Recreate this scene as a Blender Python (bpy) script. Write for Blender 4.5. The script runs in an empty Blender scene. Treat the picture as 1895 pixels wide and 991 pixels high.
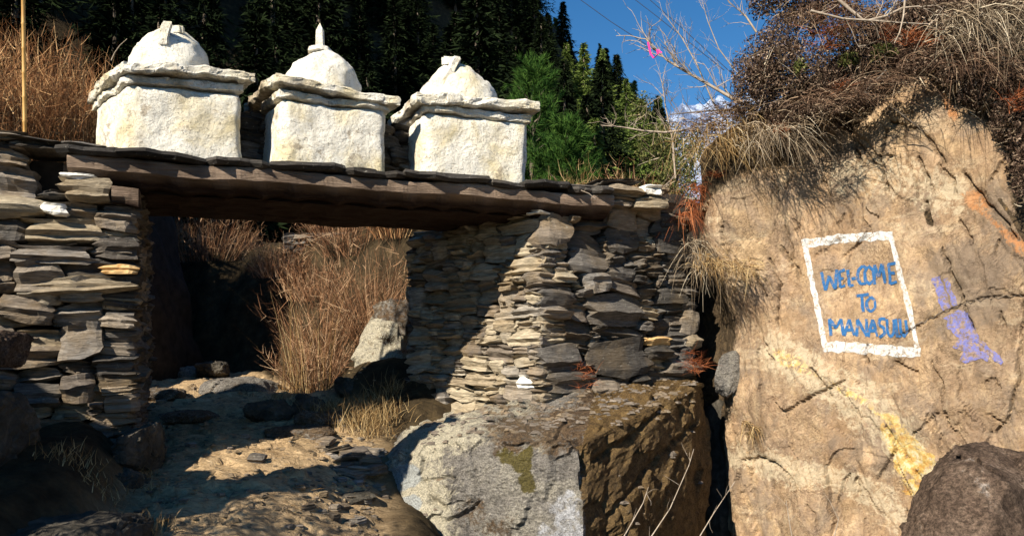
import bpy, bmesh, math, random
import numpy as np
from mathutils import Vector, Matrix
from mathutils.bvhtree import BVHTree
random.seed(7); rng = np.random.default_rng(7)
scene = bpy.context.scene
col = scene.collection

# ------------------------------------------------------------------ camera, sky, sun, exposure
FPX, CX, HY = 1500.0, 947.5, 650.0            # focal length, centre and horizon in photo pixels
cam_d = bpy.data.cameras.new('camera'); cam = bpy.data.objects.new('camera', cam_d); col.objects.link(cam)
cam.location = (0, 0, 0); cam.rotation_euler = (math.radians(90), 0, 0)
cam_d.sensor_width = 36; cam_d.lens = FPX/1895*36; cam_d.shift_y = (HY-495.5)/1895
cam_d.clip_start = 0.05; cam_d.clip_end = 6000
scene.camera = cam
SUN = Vector((1.53, 1.955, -1.69)).normalized()   # direction the light travels
el = math.asin(-SUN.z); az = math.atan2(-SUN.x, -SUN.y)   # sun azimuth from +Y towards +X
w = bpy.data.worlds.new('World'); scene.world = w; w.use_nodes = True
nt = w.node_tree; bg = nt.nodes['Background']
sky = nt.nodes.new('ShaderNodeTexSky'); sky.sky_type = 'NISHITA'; sky.sun_disc = False
sky.sun_elevation = el; sky.sun_rotation = az; sky.altitude = 600; sky.air_density = 1.0; sky.dust_density = 0.0; sky.ozone_density = 3.0
hs = nt.nodes.new('ShaderNodeHueSaturation'); hs.inputs['Saturation'].default_value = 1.3; nt.links.new(sky.outputs[0], hs.inputs['Color']); nt.links.new(hs.outputs[0], bg.inputs[0]); bg.inputs[1].default_value = 0.068
sd = bpy.data.lights.new('sun', 'SUN'); sd.energy = 5.0; sd.angle = math.radians(0.5); sd.color = (1.0, 0.91, 0.76)
so = bpy.data.objects.new('sun', sd); col.objects.link(so)
so.rotation_euler = SUN.to_track_quat('-Z', 'Y').to_euler()
scene.view_settings.view_transform = 'Standard'; scene.view_settings.look = 'None'
scene.view_settings.exposure = 0.85; scene.view_settings.gamma = 1.0
scene.cycles.max_bounces = 4; scene.cycles.diffuse_bounces = 1

# ------------------------------------------------------------------ helpers
def P(px, py, Y): return Vector(((px-CX)/FPX*Y, Y, (HY-py)/FPX*Y))
def Xp(px, Y): return (px-CX)/FPX*Y
def sstep(a, b, x):
    t = np.clip((np.asarray(x, float)-a)/(b-a), 0, 1); return t*t*(3-2*t)
_perm = np.random.default_rng(11).permutation(512)
_grad = np.random.default_rng(12).normal(size=(512, 3)); _grad /= np.linalg.norm(_grad, axis=1)[:, None]
def noise(p, sc=1.0, off=0.0):
    p = np.asarray(p, float)*sc + off + 100.0
    i = np.floor(p).astype(int); f = p-i; u = f*f*f*(f*(f*6-15)+10)
    r = 0
    for dx in (0, 1):
        for dy in (0, 1):
            for dz in (0, 1):
                h = _perm[(_perm[(_perm[(i[..., 0]+dx) & 511]+i[..., 1]+dy) & 511]+i[..., 2]+dz) & 511]
                g = _grad[h]; d = f-np.array([dx, dy, dz])
                wx = u[..., 0] if dx else 1-u[..., 0]; wy = u[..., 1] if dy else 1-u[..., 1]; wz = u[..., 2] if dz else 1-u[..., 2]
                r = r+(g*d).sum(-1)*wx*wy*wz
    return r*1.5
def fbm(p, sc=1.0, oc=4, off=0.0, gain=.5):
    a, s, r = 1.0, sc, 0
    for k in range(oc):
        r = r+a*noise(p, s, off+k*17.3); a *= gain; s *= 2.03
    return r
def ridged(p, sc=1.0, oc=4, off=0.0):
    a, s, r = 1.0, sc, 0
    for k in range(oc):
        r = r+a*(1-2*np.abs(noise(p, s, off+k*9.1))); a *= .5; s *= 2.1
    return r*.5
def facets(p, sc=1.0, seed=0, tilt=.9):
    """broken planes: nearest-cell heights with a random slope in every cell"""
    q = np.asarray(p, float)*sc+seed*7.3+200; sh = q.shape[:-1]; q = q.reshape(-1, 3); i = np.floor(q).astype(int)
    bd = np.full(len(q), 1e9); out = np.zeros(len(q))
    for dx in (-1, 0, 1):
        for dy in (-1, 0, 1):
            for dz in (-1, 0, 1):
                c = i+np.array([dx, dy, dz]); h = _perm[(_perm[(_perm[c[:, 0] & 511]+c[:, 1]) & 511]+c[:, 2]) & 511]
                j = _grad[h]*.45+.5; d = q-(c+j); dd = (d*d).sum(1)
                val = _grad[(h+37) & 511, 0]*.5+tilt*(d*_grad[(h+91) & 511]).sum(1)
                m_ = dd < bd; out = np.where(m_, val, out); bd = np.where(m_, dd, bd)
    return out.reshape(sh)
def mesh_np(name, V, F, attrs=None, smooth=False):
    V = np.asarray(V, np.float32).reshape(-1, 3); F = np.asarray(F, np.int32); n, k = F.shape
    me = bpy.data.meshes.new(name); me.vertices.add(len(V)); me.vertices.foreach_set('co', V.ravel())
    me.loops.add(n*k); me.loops.foreach_set('vertex_index', F.ravel())
    me.polygons.add(n); me.polygons.foreach_set('loop_start', np.arange(0, n*k, k, dtype=np.int32))
    me.polygons.foreach_set('loop_total', np.full(n, k, np.int32))
    me.polygons.foreach_set('use_smooth', np.full(n, smooth))
    me.update(calc_edges=True)
    for an, dom, arr in (attrs or []):
        a = me.attributes.new(an, 'FLOAT', dom); a.data.foreach_set('value', np.asarray(arr, np.float32))
    return me
def link(name, me, mat=None, parent=None):
    o = bpy.data.objects.new(name, me); col.objects.link(o)
    if mat is not None and me is not None and len(me.materials) == 0: me.materials.append(mat)
    if parent is not None: o.parent = parent
    return o
def tag(o, label=None, cat=None, group=None, kind=None):
    for k, v in (('label', label), ('category', cat), ('group', group), ('kind', kind)):
        if v: o[k] = v
    return o
def empty(name, loc, label, cat, group=None):
    o = bpy.data.objects.new(name, None); col.objects.link(o); o.location = loc; o.empty_display_size = .2
    return tag(o, label, cat, group)
def recenter(o, loc):
    """move a mesh object's origin to loc, keeping its world shape (unparented objects)"""
    o.data.transform(Matrix.Translation(-Vector(loc))); o.location = loc; return o
def child(o, parent):
    """o's mesh is in world space: put it under parent with its place kept"""
    o.parent = parent; o.matrix_parent_inverse = Matrix.Translation(-parent.location); return o
def grid_faces(nu, nv):
    i = np.arange(nu-1)[:, None]*nv+np.arange(nv-1)[None]
    return np.stack([i, i+nv, i+nv+1, i+1], -1).reshape(-1, 4)

# ------------------------------------------------------------------ materials
class Mat:
    def __init__(s, name, rough=.9, spec=.2):
        s.m = bpy.data.materials.new(name); s.m.use_nodes = True; s.nt = s.m.node_tree
        s.b = s.nt.nodes['Principled BSDF']; s.b.inputs['Roughness'].default_value = rough
        s.b.inputs['Specular IOR Level'].default_value = spec
        s.geo = s.nt.nodes.new('ShaderNodeNewGeometry'); s.pos = s.geo.outputs['Position']
    def n(s, t): return s.nt.nodes.new(t)
    def l(s, a, b):
        if hasattr(a, 'links'): s.nt.links.new(a, b)
        else:
            try: b.default_value = a
            except Exception: b.default_value = (*a, 1) if len(a) == 3 else a
    def mp(s, vec, sc=(1, 1, 1), rot=(0, 0, 0), loc=(0, 0, 0)):
        m = s.n('ShaderNodeMapping'); s.l(vec, m.inputs[0]); m.inputs[1].default_value = loc; m.inputs[2].default_value = rot; m.inputs[3].default_value = sc; return m.outputs[0]
    def noise(s, sc=5, det=6, rough=.6, dist=0, vec=None, out=0):
        m = s.n('ShaderNodeTexNoise'); s.l(s.pos if vec is None else vec, m.inputs['Vector'])
        for k, v in (('Scale', sc), ('Detail', det), ('Roughness', rough), ('Distortion', dist)): m.inputs[k].default_value = v
        return m.outputs[out]
    def voro(s, sc=5, vec=None, feat='DISTANCE_TO_EDGE', out='Distance'):
        m = s.n('ShaderNodeTexVoronoi'); m.feature = feat; s.l(s.pos if vec is None else vec, m.inputs['Vector']); m.inputs['Scale'].default_value = sc; return m.outputs[out]
    def ramp(s, f, stops, interp='LINEAR'):
        m = s.n('ShaderNodeValToRGB'); s.l(f, m.inputs[0]); cr = m.color_ramp; cr.interpolation = interp
        while len(cr.elements) < len(stops): cr.elements.new(.5)
        for e, (p, c) in zip(cr.elements, stops):
            e.position = p; e.color = (*c, 1) if hasattr(c, '__len__') else (c, c, c, 1)
        return m.outputs[0]
    def mix(s, f, a, b, mode='MIX'):
        m = s.n('ShaderNodeMix'); m.data_type = 'RGBA'; m.blend_type = mode
        s.l(f, m.inputs[0]); s.l(a, m.inputs[6]); s.l(b, m.inputs[7]); return m.outputs[2]
    def math(s, op, a, b=0, c=None, clamp=False):
        m = s.n('ShaderNodeMath'); m.operation = op; m.use_clamp = clamp; s.l(a, m.inputs[0]); s.l(b, m.inputs[1])
        if c is not None: s.l(c, m.inputs[2])
        return m.outputs[0]
    def facet(s, sc, vec=None, warp=.12):
        """broken planes: every Voronoi cell gets its own tilt; returns height and a per-cell grey"""
        v = vec if vec is not None else s.pos
        v = s.mix(warp, v, s.noise(sc*1.5, 4, .6, 0, v, 1))
        m = s.n('ShaderNodeTexVoronoi'); m.feature = 'F1'; s.l(v, m.inputs['Vector']); m.inputs['Scale'].default_value = sc
        d = s.n('ShaderNodeVectorMath'); d.operation = 'SUBTRACT'; s.l(v, d.inputs[0]); s.l(m.outputs['Position'], d.inputs[1])
        k = s.n('ShaderNodeVectorMath'); k.operation = 'SUBTRACT'; s.l(m.outputs['Color'], k.inputs[0]); k.inputs[1].default_value = (.5, .5, .5)
        q = s.n('ShaderNodeVectorMath'); q.operation = 'DOT_PRODUCT'; s.l(d.outputs[0], q.inputs[0]); s.l(k.outputs[0], q.inputs[1])
        g = s.n('ShaderNodeSeparateColor'); s.l(m.outputs['Color'], g.inputs[0])
        return s.math('MULTIPLY', q.outputs['Value'], sc), g.outputs[0]
    def attr(s, name):
        m = s.n('ShaderNodeAttribute'); m.attribute_name = name; return m.outputs['Fac']
    def rnd(s): return s.n('ShaderNodeObjectInfo').outputs['Random']
    def bump(s, h, st=.5, d=.02, prev=None):
        m = s.n('ShaderNodeBump'); s.l(h, m.inputs['Height']); m.inputs['Strength'].default_value = st; m.inputs['Distance'].default_value = d
        if prev is not None: s.l(prev, m.inputs['Normal'])
        return m.outputs[0]
    def done(s, c, nrm=None):
        s.l(c, s.b.inputs['Base Color'])
        if nrm is not None: s.l(nrm, s.b.inputs['Normal'])
        return s.m

def slate_material(name, stops, warm=.5):
    m = Mat(name, .8, .25)
    base = m.ramp(m.rnd(), stops)
    st = m.mp(m.pos, (1.2, 1.2, 9), (.12, .08, 0))
    lay = m.noise(6, 8, .65, .6, st)
    c = m.mix(m.ramp(lay, [(.3, .45), (.7, 1.35)]), (0, 0, 0), base, 'MIX')
    c = m.mix(1.0, base, m.ramp(lay, [(.28, .35), (.5, .85), (.72, 1.5)]), 'MULTIPLY')
    stain = m.ramp(m.noise(2.3, 5, .6), [(.48, 0), (.62, 1)])
    c = m.mix(m.math('MULTIPLY', stain, warm), c, (.30, .20, .09))
    lich = m.ramp(m.noise(26, 4, .7), [(.62, 0), (.7, 1)])
    c = m.mix(m.math('MULTIPLY', lich, .5), c, (.45, .43, .36))
    n1 = m.bump(m.noise(9, 9, .7, .8, m.mp(m.pos, (1, 1, 6), (.15, .1, 0))), 1.0, .035)
    n2 = m.bump(m.noise(60, 4, .7), .5, .006, n1)
    return m.done(c, n2)
M_slate = slate_material('slate stones of grey and tan', [(0, (.08, .07, .06)), (.3, (.18, .15, .125)), (.55, (.27, .22, .17)), (.8, (.35, .295, .235)), (1, (.24, .225, .21))], .4)
M_slateL = slate_material('pale cream slate', [(0, (.30, .235, .16)), (.4, (.45, .375, .265)), (.75, (.54, .46, .335)), (1, (.36, .32, .27))], .35)
M_slateD = slate_material('dark weathered slate', [(0, (.05, .045, .04)), (.5, (.11, .10, .09)), (1, (.20, .18, .16))], .22)
M_soilstone = slate_material('tan gravel', [(0, (.25, .18, .11)), (1, (.48, .38, .26))], .3)
M_deck = slate_material('blackish roof slate', [(0, (.02, .018, .016)), (.5, (.045, .04, .036)), (1, (.09, .08, .07))], .05)
M_core = Mat('dark earth filling', .95); M_core = M_core.done(M_core.ramp(M_core.noise(8), [(.3, (.010, .008, .006)), (.7, (.035, .028, .022))]))  # earth lowered to near-black, putting deep shade into the colour
m = Mat('white quartz', .6); M_quartz = m.done(m.ramp(m.noise(14), [(.3, (.6, .56, .47)), (.6, (.85, .83, .78))]), m.bump(m.noise(30), .6, .01))
m = Mat('orange stone', .8); M_orange = m.done(m.ramp(m.noise(14), [(.3, (.45, .24, .08)), (.6, (.62, .42, .2))]), m.bump(m.noise(30), .6, .01))

# whitewash: thick lime over rough stone with cream damp stains
m = Mat('lime whitewash', .85, .2)
c = m.mix(m.ramp(m.noise(2.2, 6, .62, .5), [(.46, 0), (.64, 1)]), (.88, .84, .74), (.74, .64, .42))
c = m.mix(m.ramp(m.noise(9, 6, .7, .4, m.mp(m.pos, (1, 1, .6))), [(.56, 0), (.68, .4)]), c, (.56, .47, .32))
c = m.mix(m.ramp(m.noise(42, 3, .7), [(.60, 0), (.68, .8)]), c, (.24, .20, .14))
c = m.mix(m.ramp(m.noise(6, 6, .7, .2, m.mp(m.pos, (2.2, 2.2, .28))), [(.54, 0), (.66, .32)]), c, (.50, .43, .32))
c = m.mix(m.ramp(m.noise(4.5, 9, .8, .3), [(.57, 0), (.60, .8)]), c, (.40, .33, .24))
c = m.mix(m.attr('soil'), c, m.ramp(m.noise(20, 5, .7), [(.35, (.10, .08, .06)), (.5, (.36, .27, .16)), (.7, (.6, .52, .38))]))
M_white = m.done(c, m.bump(m.noise(16, 10, .76), .85, .05, m.bump(m.noise(5, 4, .6), .8, .08)))

# hewn timber
m = Mat('weathered reddish timber', .85, .15)
gr = m.mp(m.pos, (1.0, 1.0, 16), (0, -.02, -.36))
g = m.noise(3.5, 10, .7, .5, m.mp(m.mp(m.pos, (1, 1, 1), (0, 0, -.357)), (.5, 7, 12)))
c = m.ramp(g, [(.25, (.03, .016, .011)), (.45, (.10, .062, .043)), (.6, (.20, .135, .095)), (.8, (.34, .26, .19))])
c = m.mix(m.attr('wear'), m.mix(.80, c, (.014, .006, .004)), m.mix(.55, c, (.56, .42, .31)))  # light put into the colour: pale sunlit upper part, near-black shaded underside
M_timber = m.done(c, m.bump(g, 1.0, .05, m.bump(m.noise(5, 4, .6), .5, .03)))
m = Mat('pale bamboo', .5); M_bamboo = m.done(m.ramp(m.noise(8, 3, .5, 0, m.mp(m.pos, (1, 1, .5))), [(.3, (.42, .22, .06)), (.7, (.62, .40, .14))]))

# soil path and ground
m = Mat('trodden soil and ground cover', .95, .1)
n1 = m.noise(1.6, 8, .62, .4); n2 = m.noise(14, 6, .7, .3, m.mp(m.pos, (1, 2.2, 1), (0, 0, .3)))
path = m.ramp(n2, [(.28, (.22, .145, .08)), (.42, (.44, .31, .175)), (.58, (.62, .44, .25)), (.75, (.68, .54, .35))])
path = m.mix(m.ramp(n1, [(.45, 0), (.66, .6)]), path, (.22, .145, .08))
path = m.mix(m.ramp(m.noise(70, 3, .7), [(.60, 0), (.68, .6)]), path, (.06, .045, .03))
wild = m.ramp(m.noise(5, 8, .7), [(.3, (.018, .014, .008)), (.5, (.05, .036, .02)), (.7, (.10, .07, .035))])
c = m.mix(m.attr('path'), wild, path)
M_soil = m.done(c, m.bump(m.noise(7, 8, .7, .5, m.mp(m.pos, (1, 2, 1), (0, 0, .3))), 1.0, .07, m.bump(m.noise(60, 3, .7), .6, .01)))

# cliff rock, shared by the worn paint
def cliff_colour(m):
    warp = m.mp(m.pos, (1, 1, .55), (.3, .5, .4))
    n1 = m.noise(1.5, 10, .7, .5, warp); n2 = m.noise(7, 9, .75, .5, warp); n3 = m.noise(38, 8, .8, .2)
    c = m.ramp(n1, [(.30, (.18, .125, .08)), (.42, (.40, .285, .17)), (.50, (.28, .215, .155)), (.58, (.47, .345, .20)), (.75, (.62, .49, .31))])
    c = m.mix(.55, c, m.ramp(n2, [(.32, (.13, .085, .055)), (.5, (.39, .275, .18)), (.64, (.62, .48, .32))]))
    # grey patches
    c = m.mix(m.ramp(m.noise(2.4, 5, .6, .6, None), [(.52, 0), (.62, .55)]), c, (.30, .235, .185))
    c = m.mix(m.ramp(m.noise(.9, 7, .65, .4, m.mp(m.pos, (1, 1, .7), (0, 0, 0), (9, 2, 5))), [(.50, 0), (.60, .6)]), c, (.37, .27, .18))
    # pale calcite veins
    v = m.math('ADD', m.math('ABSOLUTE', m.math('SUBTRACT', m.noise(2.6, 9, .72, .4, m.mp(m.pos, (1, 1, .6), (.5, .2, .3))), .5)), m.math('MULTIPLY', m.ramp(m.noise(3.3, 3, .5), [(.45, 1), (.6, 0)]), .03))
    c = m.mix(m.ramp(v, [(.002, .55), (.016, 0)]), c, (.62, .50, .35))
    band = m.noise(1.6, 9, .7, .3, m.mp(m.pos, (1, 1, 3.2), (0, .55, .35), (2, 1, 3)))
    c = m.mix(m.ramp(band, [(.54, 0), (.62, .55)]), c, (.60, .50, .36))
    c = m.mix(m.ramp(m.noise(3, 9, .72, .2, m.mp(m.pos, (1.4, 1.4, .5), (.2, .4, .2), (7, 1, 3))), [(.55, 0), (.66, .5)]), c, (.24, .155, .095))
    v2 = m.math('ABSOLUTE', m.math('SUBTRACT', m.noise(1.3, 8, .7, .8, m.mp(m.pos, (1, 1, 1.4), (.2, .9, .1), (4, 4, 4))), .5))
    c = m.mix(m.ramp(v2, [(.0, .8), (.010, 0)]), c, (.10, .065, .04))
    c = m.mix(1.0, c, m.ramp(n3, [(.30, .5), (.5, 1.0), (.70, 1.35)]), 'MULTIPLY')
    c = m.mix(m.ramp(m.noise(1.1, 9, .7, .3, m.mp(m.pos, (1, 1, .8), (.2, 0, .4), (5, 8, 1))), [(.50, 0), (.60, .32)]), c, (.42, .27, .15))
    c = m.mix(m.ramp(m.noise(1.9, 9, .72, .3, m.mp(m.pos, (1, 1, .6), (.5, .3, .4), (15, 3, 1))), [(.52, 0), (.60, .6)]), c, (.22, .18, .145))
    c = m.mix(1.0, c, (1.06, 1.01, .95), 'MULTIPLY')
    c = m.mix(1.0, c, m.ramp(m.facet(2.6, warp2(m))[1], [(0, .78), (1, 1.2)]), 'MULTIPLY')
    return c
def warp2(m): return m.mp(m.pos, (1.3, 1.3, .8), (.35, .55, .2))
def cliff_bump(m):
    warp = m.mp(m.pos, (1, 1, .6), (.3, .5, .4))
    b1 = m.bump(m.noise(3.2, 10, .72, .3, warp), .6, .12)
    b2 = m.bump(m.noise(24, 9, .8, .2), 1.0, .022, b1)
    b2 = m.bump(m.facet(2.6, warp2(m))[0], .8, .055, b2); b2 = m.bump(m.facet(8.5, warp2(m), .08)[0], .7, .016, b2)
    cr = m.ramp(m.voro(3.2, m.mix(.18, m.pos, m.noise(3, 5, .6, 0, None, 1))), [(0, 0), (.03, 1)])
    return m.bump(cr, .25, .03, b2)
m = Mat('sunlit tan cliff rock', .9, .15)
c = cliff_colour(m)
brk = m.noise(16, 6, .75, .6); brk2 = m.noise(5, 6, .7)
def stain(c, at, colr, k=1.0, nz=None):
    a = m.math('SUBTRACT', m.math('ADD', m.attr(at), nz or brk), .82)
    return m.mix(m.math('MULTIPLY', m.ramp(a, [(.0, 0), (.12, 1)]), k), c, colr)
c = stain(c, 'pale', (.66, .55, .38), .65); c = stain(c, 'yellow', m.ramp(m.noise(14, 7, .7), [(.38, (.60, .29, .05)), (.5, (.74, .52, .14)), (.6, (.80, .70, .45))]), .75)
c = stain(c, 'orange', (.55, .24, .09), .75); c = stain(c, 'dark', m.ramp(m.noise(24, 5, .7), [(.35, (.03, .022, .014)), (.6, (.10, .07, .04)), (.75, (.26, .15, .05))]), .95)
M_cliff = m.done(c, cliff_bump(m))
def paint_material(name, colr, thr):
    m = Mat(name, .75, .2)
    f = m.ramp(m.noise(22, 8, .8, .5), [(thr, 1), (thr+.07, .1)])
    c = m.mix(f, cliff_colour(m), m.mix(m.noise(30, 3), colr, tuple(x*.8 for x in colr)))
    return m.done(c, cliff_bump(m))
M_pwhite = paint_material('white paint on rock', (.78, .78, .76), .51)
M_pblue = paint_material('blue paint on rock', (.04, .17, .42), .55)
M_pviolet = paint_material('faded violet paint on rock', (.22, .23, .56), .47)

# boulders
m = Mat('grey boulder rock', .85, .2)
g1 = m.noise(2.5, 8, .65, .5); g2 = m.noise(24, 7, .7, .5, m.mp(m.pos, (1, 1, 2.6)))
c = m.ramp(g1, [(.3, (.13, .115, .10)), (.5, (.23, .21, .185)), (.7, (.35, .32, .26))])
c = m.mix(1.0, c, m.ramp(g2, [(.32, .3), (.5, 1), (.68, 1.45)]), 'MULTIPLY')
bk = m.noise(13, 7, .75, .5)
def st2(c, at, colr, k=1.0):
    a = m.math('SUBTRACT', m.math('ADD', m.attr(at), m.math('MULTIPLY_ADD', bk, 1.5, -.25)), .80)
    return m.mix(m.math('MULTIPLY', m.ramp(a, [(-.0, 0), (.24, 1)]), k), c, colr)
c = st2(c, 'cream', (.60, .54, .40), .8); c = st2(c, 'brown', m.ramp(m.noise(26, 6, .75), [(.35, (.03, .02, .012)), (.5, (.11, .065, .032)), (.7, (.20, .13, .07))]), .92)
c = st2(c, 'ochre', m.ramp(m.noise(9, 8, .7, .8), [(.3, (.05, .032, .015)), (.5, (.15, .092, .036)), (.7, (.28, .18, .07))]), .95)
c = st2(c, 'moss', (.095, .075, .012), .9); c = st2(c, 'chalk', (.55, .56, .60), .75); c = st2(c, 'blue', (.20, .33, .50), .35)
c = m.mix(1.0, c, m.ramp(m.noise(70, 5, .8), [(.36, .45), (.5, 1), (.64, 1.5)]), 'MULTIPLY')
M_boulder = m.done(c, m.bump(m.facet(5, m.mp(m.pos, (1, 1, 1.8)))[0], .5, .025, m.bump(m.noise(5, 9, .7, .5, m.mp(m.pos, (1, 1, 1.7))), .9, .08, m.bump(m.noise(40, 8, .85), 1.0, .03))))
m = Mat('rough brown rock', .9, .15)
c = m.ramp(m.noise(9, 9, .72, .6), [(.3, (.03, .018, .012)), (.48, (.10, .062, .042)), (.62, (.17, .11, .075)), (.70, (.36, .30, .26))])
c = m.mix(1.0, c, m.ramp(m.noise(55, 5, .8), [(.36, .35), (.5, 1), (.64, 1.9)]), 'MULTIPLY')
c = m.mix(1.0, c, (1.5, 1.65, 1.75), 'MULTIPLY')
M_brownrock = m.done(c, m.bump(m.facet(5)[0], .9, .05, m.bump(m.noise(9, 10, .85, .4), 1, .07, m.bump(m.noise(50, 5, .8), 1, .03))))
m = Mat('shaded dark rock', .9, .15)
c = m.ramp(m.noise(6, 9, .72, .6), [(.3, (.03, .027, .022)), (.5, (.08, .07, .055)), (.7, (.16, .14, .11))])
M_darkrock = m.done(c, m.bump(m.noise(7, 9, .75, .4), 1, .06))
m = Mat('snow and bare rock', .7)
c = m.ramp(m.noise(.012, 10, .75, .6), [(.40, (.42, .50, .68)), (.49, (.42, .50, .68)), (.53, (.15, .21, .36)), (.7, (.12, .18, .32))])  # distance haze mixed into the snow and rock colours as blue
M_snow = m.done(c, m.bump(m.noise(.03, 8, .7), 1, 20))

def leafy(name, stops, rough=1.0, trans=0):
    m = Mat(name, rough, .02); c = m.ramp(m.attr('v'), stops)
    if trans: m.b.inputs['Subsurface Weight'].default_value = 0
    return m.done(c)
M_willow = leafy('reddish dry twigs', [(0, (.06, .024, .012)), (.35, (.26, .115, .05)), (.7, (.46, .24, .11)), (1, (.70, .46, .23))])
M_brush = leafy('brown brushwood', [(0, (.04, .018, .010)), (.35, (.17, .08, .042)), (.7, (.36, .19, .10)), (1, (.64, .44, .27))])
M_straw = leafy('dry straw', [(0, (.09, .05, .02)), (.5, (.28, .17, .07)), (1, (.56, .42, .22))])
M_grey = leafy('grey dead grass', [(0, (.05, .036, .024)), (.5, (.20, .15, .10)), (.8, (.36, .28, .19)), (1, (.58, .50, .37))])
M_needle = leafy('young pine needles', [(0, (.012, .032, .010)), (.5, (.036, .09, .018)), (1, (.11, .20, .04))])
M_conif_shade = leafy('dark conifer needles', [(0, (.003, .005, .003)), (.5, (.008, .013, .006)), (1, (.022, .034, .013))])  # needles darkened to near-black to carry the shade of the slope
M_conif_sun = leafy('yellow green conifer needles', [(0, (.05, .08, .02)), (.5, (.11, .16, .035)), (1, (.20, .25, .07))])  # same needles lightened and yellowed to carry the sun on the ridge
M_shrub = leafy('dark brown leaves', [(0, (.022, .014, .010)), (.4, (.060, .038, .028)), (.8, (.15, .10, .07)), (1, (.34, .25, .18))])
M_scrub = leafy('dark reddish brown stems', [(0, (.03, .018, .012)), (.5, (.10, .06, .04)), (.85, (.22, .14, .09)), (1, (.40, .30, .20))])
M_red = leafy('rust red fern', [(0, (.08, .025, .012)), (.5, (.24, .07, .03)), (1, (.46, .17, .07))])
M_olive = leafy('olive green leaves', [(0, (.03, .04, .015)), (.6, (.09, .10, .03)), (1, (.20, .19, .07))])
m = Mat('grey bark', .9); M_bark = m.done(m.ramp(m.noise(12, 5, .7, 0, m.mp(m.pos, (1, 1, .3))), [(.3, (.06, .045, .035)), (.7, (.22, .18, .14))]), m.bump(m.noise(30), .6, .01))
m = Mat('pale bark', .9); M_palebark = m.done(m.ramp(m.noise(20, 4, .7), [(.3, (.22, .17, .12)), (.7, (.48, .40, .32))]))
m = Mat('pink ribbon cloth', .7); M_pink = m.done((.85, .06, .32))
m = Mat('dark wire', .5); M_wire = m.done((.03, .04, .07))

# ------------------------------------------------------------------ terrain
def bank_y(x): return np.interp(x, [-14, -8, -6, -4.2, -3.2, -1.5, 0, 3, 10], [12.5, 13.6, 13.9, 13.2, 11.9, 11.0, 10.6, 11.5, 12])
def terrain_h(x, y):
    x = np.asarray(x, float); y = np.asarray(y, float)
    p3 = np.stack([x, y, np.zeros_like(x)], -1)
    h = np.interp(y, [-60, 0, 4, 5.3, 7.1, 8.5, 10, 13, 16, 60], [-6, -1.6, -1.34, -1.21, -.98, -.83, -.63, -.36, -.2, 0])
    xr = np.interp(y, [3, 5.3, 7, 9, 11], [-.45, -.5, -1.0, -1.6, -2.9])       # right edge of the path
    xl = np.interp(y, [3, 5.3, 7, 9, 11, 14], [-2.6, -2.55, -3.0, -4.0, -5.0, -7.0])   # left edge
    drop = sstep(0, 1.0, x-xr)*(1-sstep(7.6, 9.0, y)); h = h-.75*drop; h = h-1.6*sstep(.3, 1.3, x)*(1-sstep(9.6, 10.8, y)); h = h-.34*sstep(-2.1, -.8, x)*(1-sstep(7.2, 8.4, y))
    rb = sstep(0, .9, x-xr)*sstep(8.3, 10.4, y); h = h+.45*rb
    lb = sstep(0, .6, xl-x); h = h+.42*lb*(1-sstep(13, 15, y))
    D = y-bank_y(x)+.35*fbm(p3, .8, 3, 3.)
    h = h+2.15*sstep(0, 1.5, D)+.12*np.clip(D-1.5, 0, 40)*(1-sstep(40, 90, y)*.5)
    Xf = np.interp(y, [10, 15, 30, 60, 75, 110, 400], [-15, -12.5, -3, 18, 24, 24, -40])+2*fbm(p3, .08, 2, 5.)
    g = np.clip(Xf-x, 0, None)
    h = h+(1.36*g*(g/(g+4)))*(1-sstep(110, 380, y))*sstep(11, 18, y)
    h = h+64*sstep(18, 36, -x)*sstep(-4, 13, y)*(1-sstep(120, 400, y))  # unseen mountain added at the left to keep sun off the far slope
    near = 1-sstep(16, 26, y); pm = sstep(-.25, .25, x-xl)*sstep(-.1, .35, xr-x)
    rough = fbm(p3, 1.3, 5, 9.)
    h = h+near*(.05+.06*(1-pm))*rough+(1-near)*1.2*fbm(p3, .12, 3, 2.)
    terr = ridged(np.stack([x*.8+y*.35, y*2.2-x*.3, 0*x], -1), .9, 4, 31.)
    h = h+near*pm*(.05*facets(np.stack([x, y*1.8, 0*x], -1)+.2*fbm(p3, 3, 3, 4.)[..., None], 2.6, 8)+.03*terr+.03*ridged(np.stack([x, y, 0*x], -1), 3.1, 3, 51.))
    return h
def axis(segs):
    out = []
    for a, b, n in segs: out += list(np.linspace(a, b, n, endpoint=False))
    return np.array(out+[segs[-1][1]])
ax = axis([(-900, -120, 12), (-120, -20, 40), (-20, -8, 40), (-8, -5, 40), (-5, 0.5, 190), (.5, 5, 50), (5, 30, 40), (30, 900, 16)])
ay = axis([(-400, -10, 12), (-10, 3, 20), (3, 4.8, 20), (4.8, 10, 190), (10, 16, 100), (16, 40, 60), (40, 120, 50), (120, 900, 20)])
GX, GY = np.meshgrid(ax, ay, indexing='ij'); GZ = terrain_h(GX, GY)
pathm = sstep(-.3, .3, GX-np.interp(GY, [3, 5.3, 7, 9, 11, 14], [-2.75, -2.7, -3.1, -4.0, -5.0, -7.0]))*sstep(-.3, .3, np.interp(GY, [3, 5.3, 7, 9, 11], [-.7, -.8, -1.1, -1.5, -2.7])-GX)*(1-sstep(12.8, 14, GY))*(1-sstep(-.5, 0, GY-bank_y(GX)))
me = mesh_np('ground', np.stack([GX, GY, GZ], -1), grid_faces(len(ax), len(ay)), [('path', 'POINT', pathm.ravel())], True)
ground = tag(link('ground', me, M_soil), kind='structure')
def gz(x, y): return float(terrain_h(np.array([x]), np.array([y]))[0])

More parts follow.
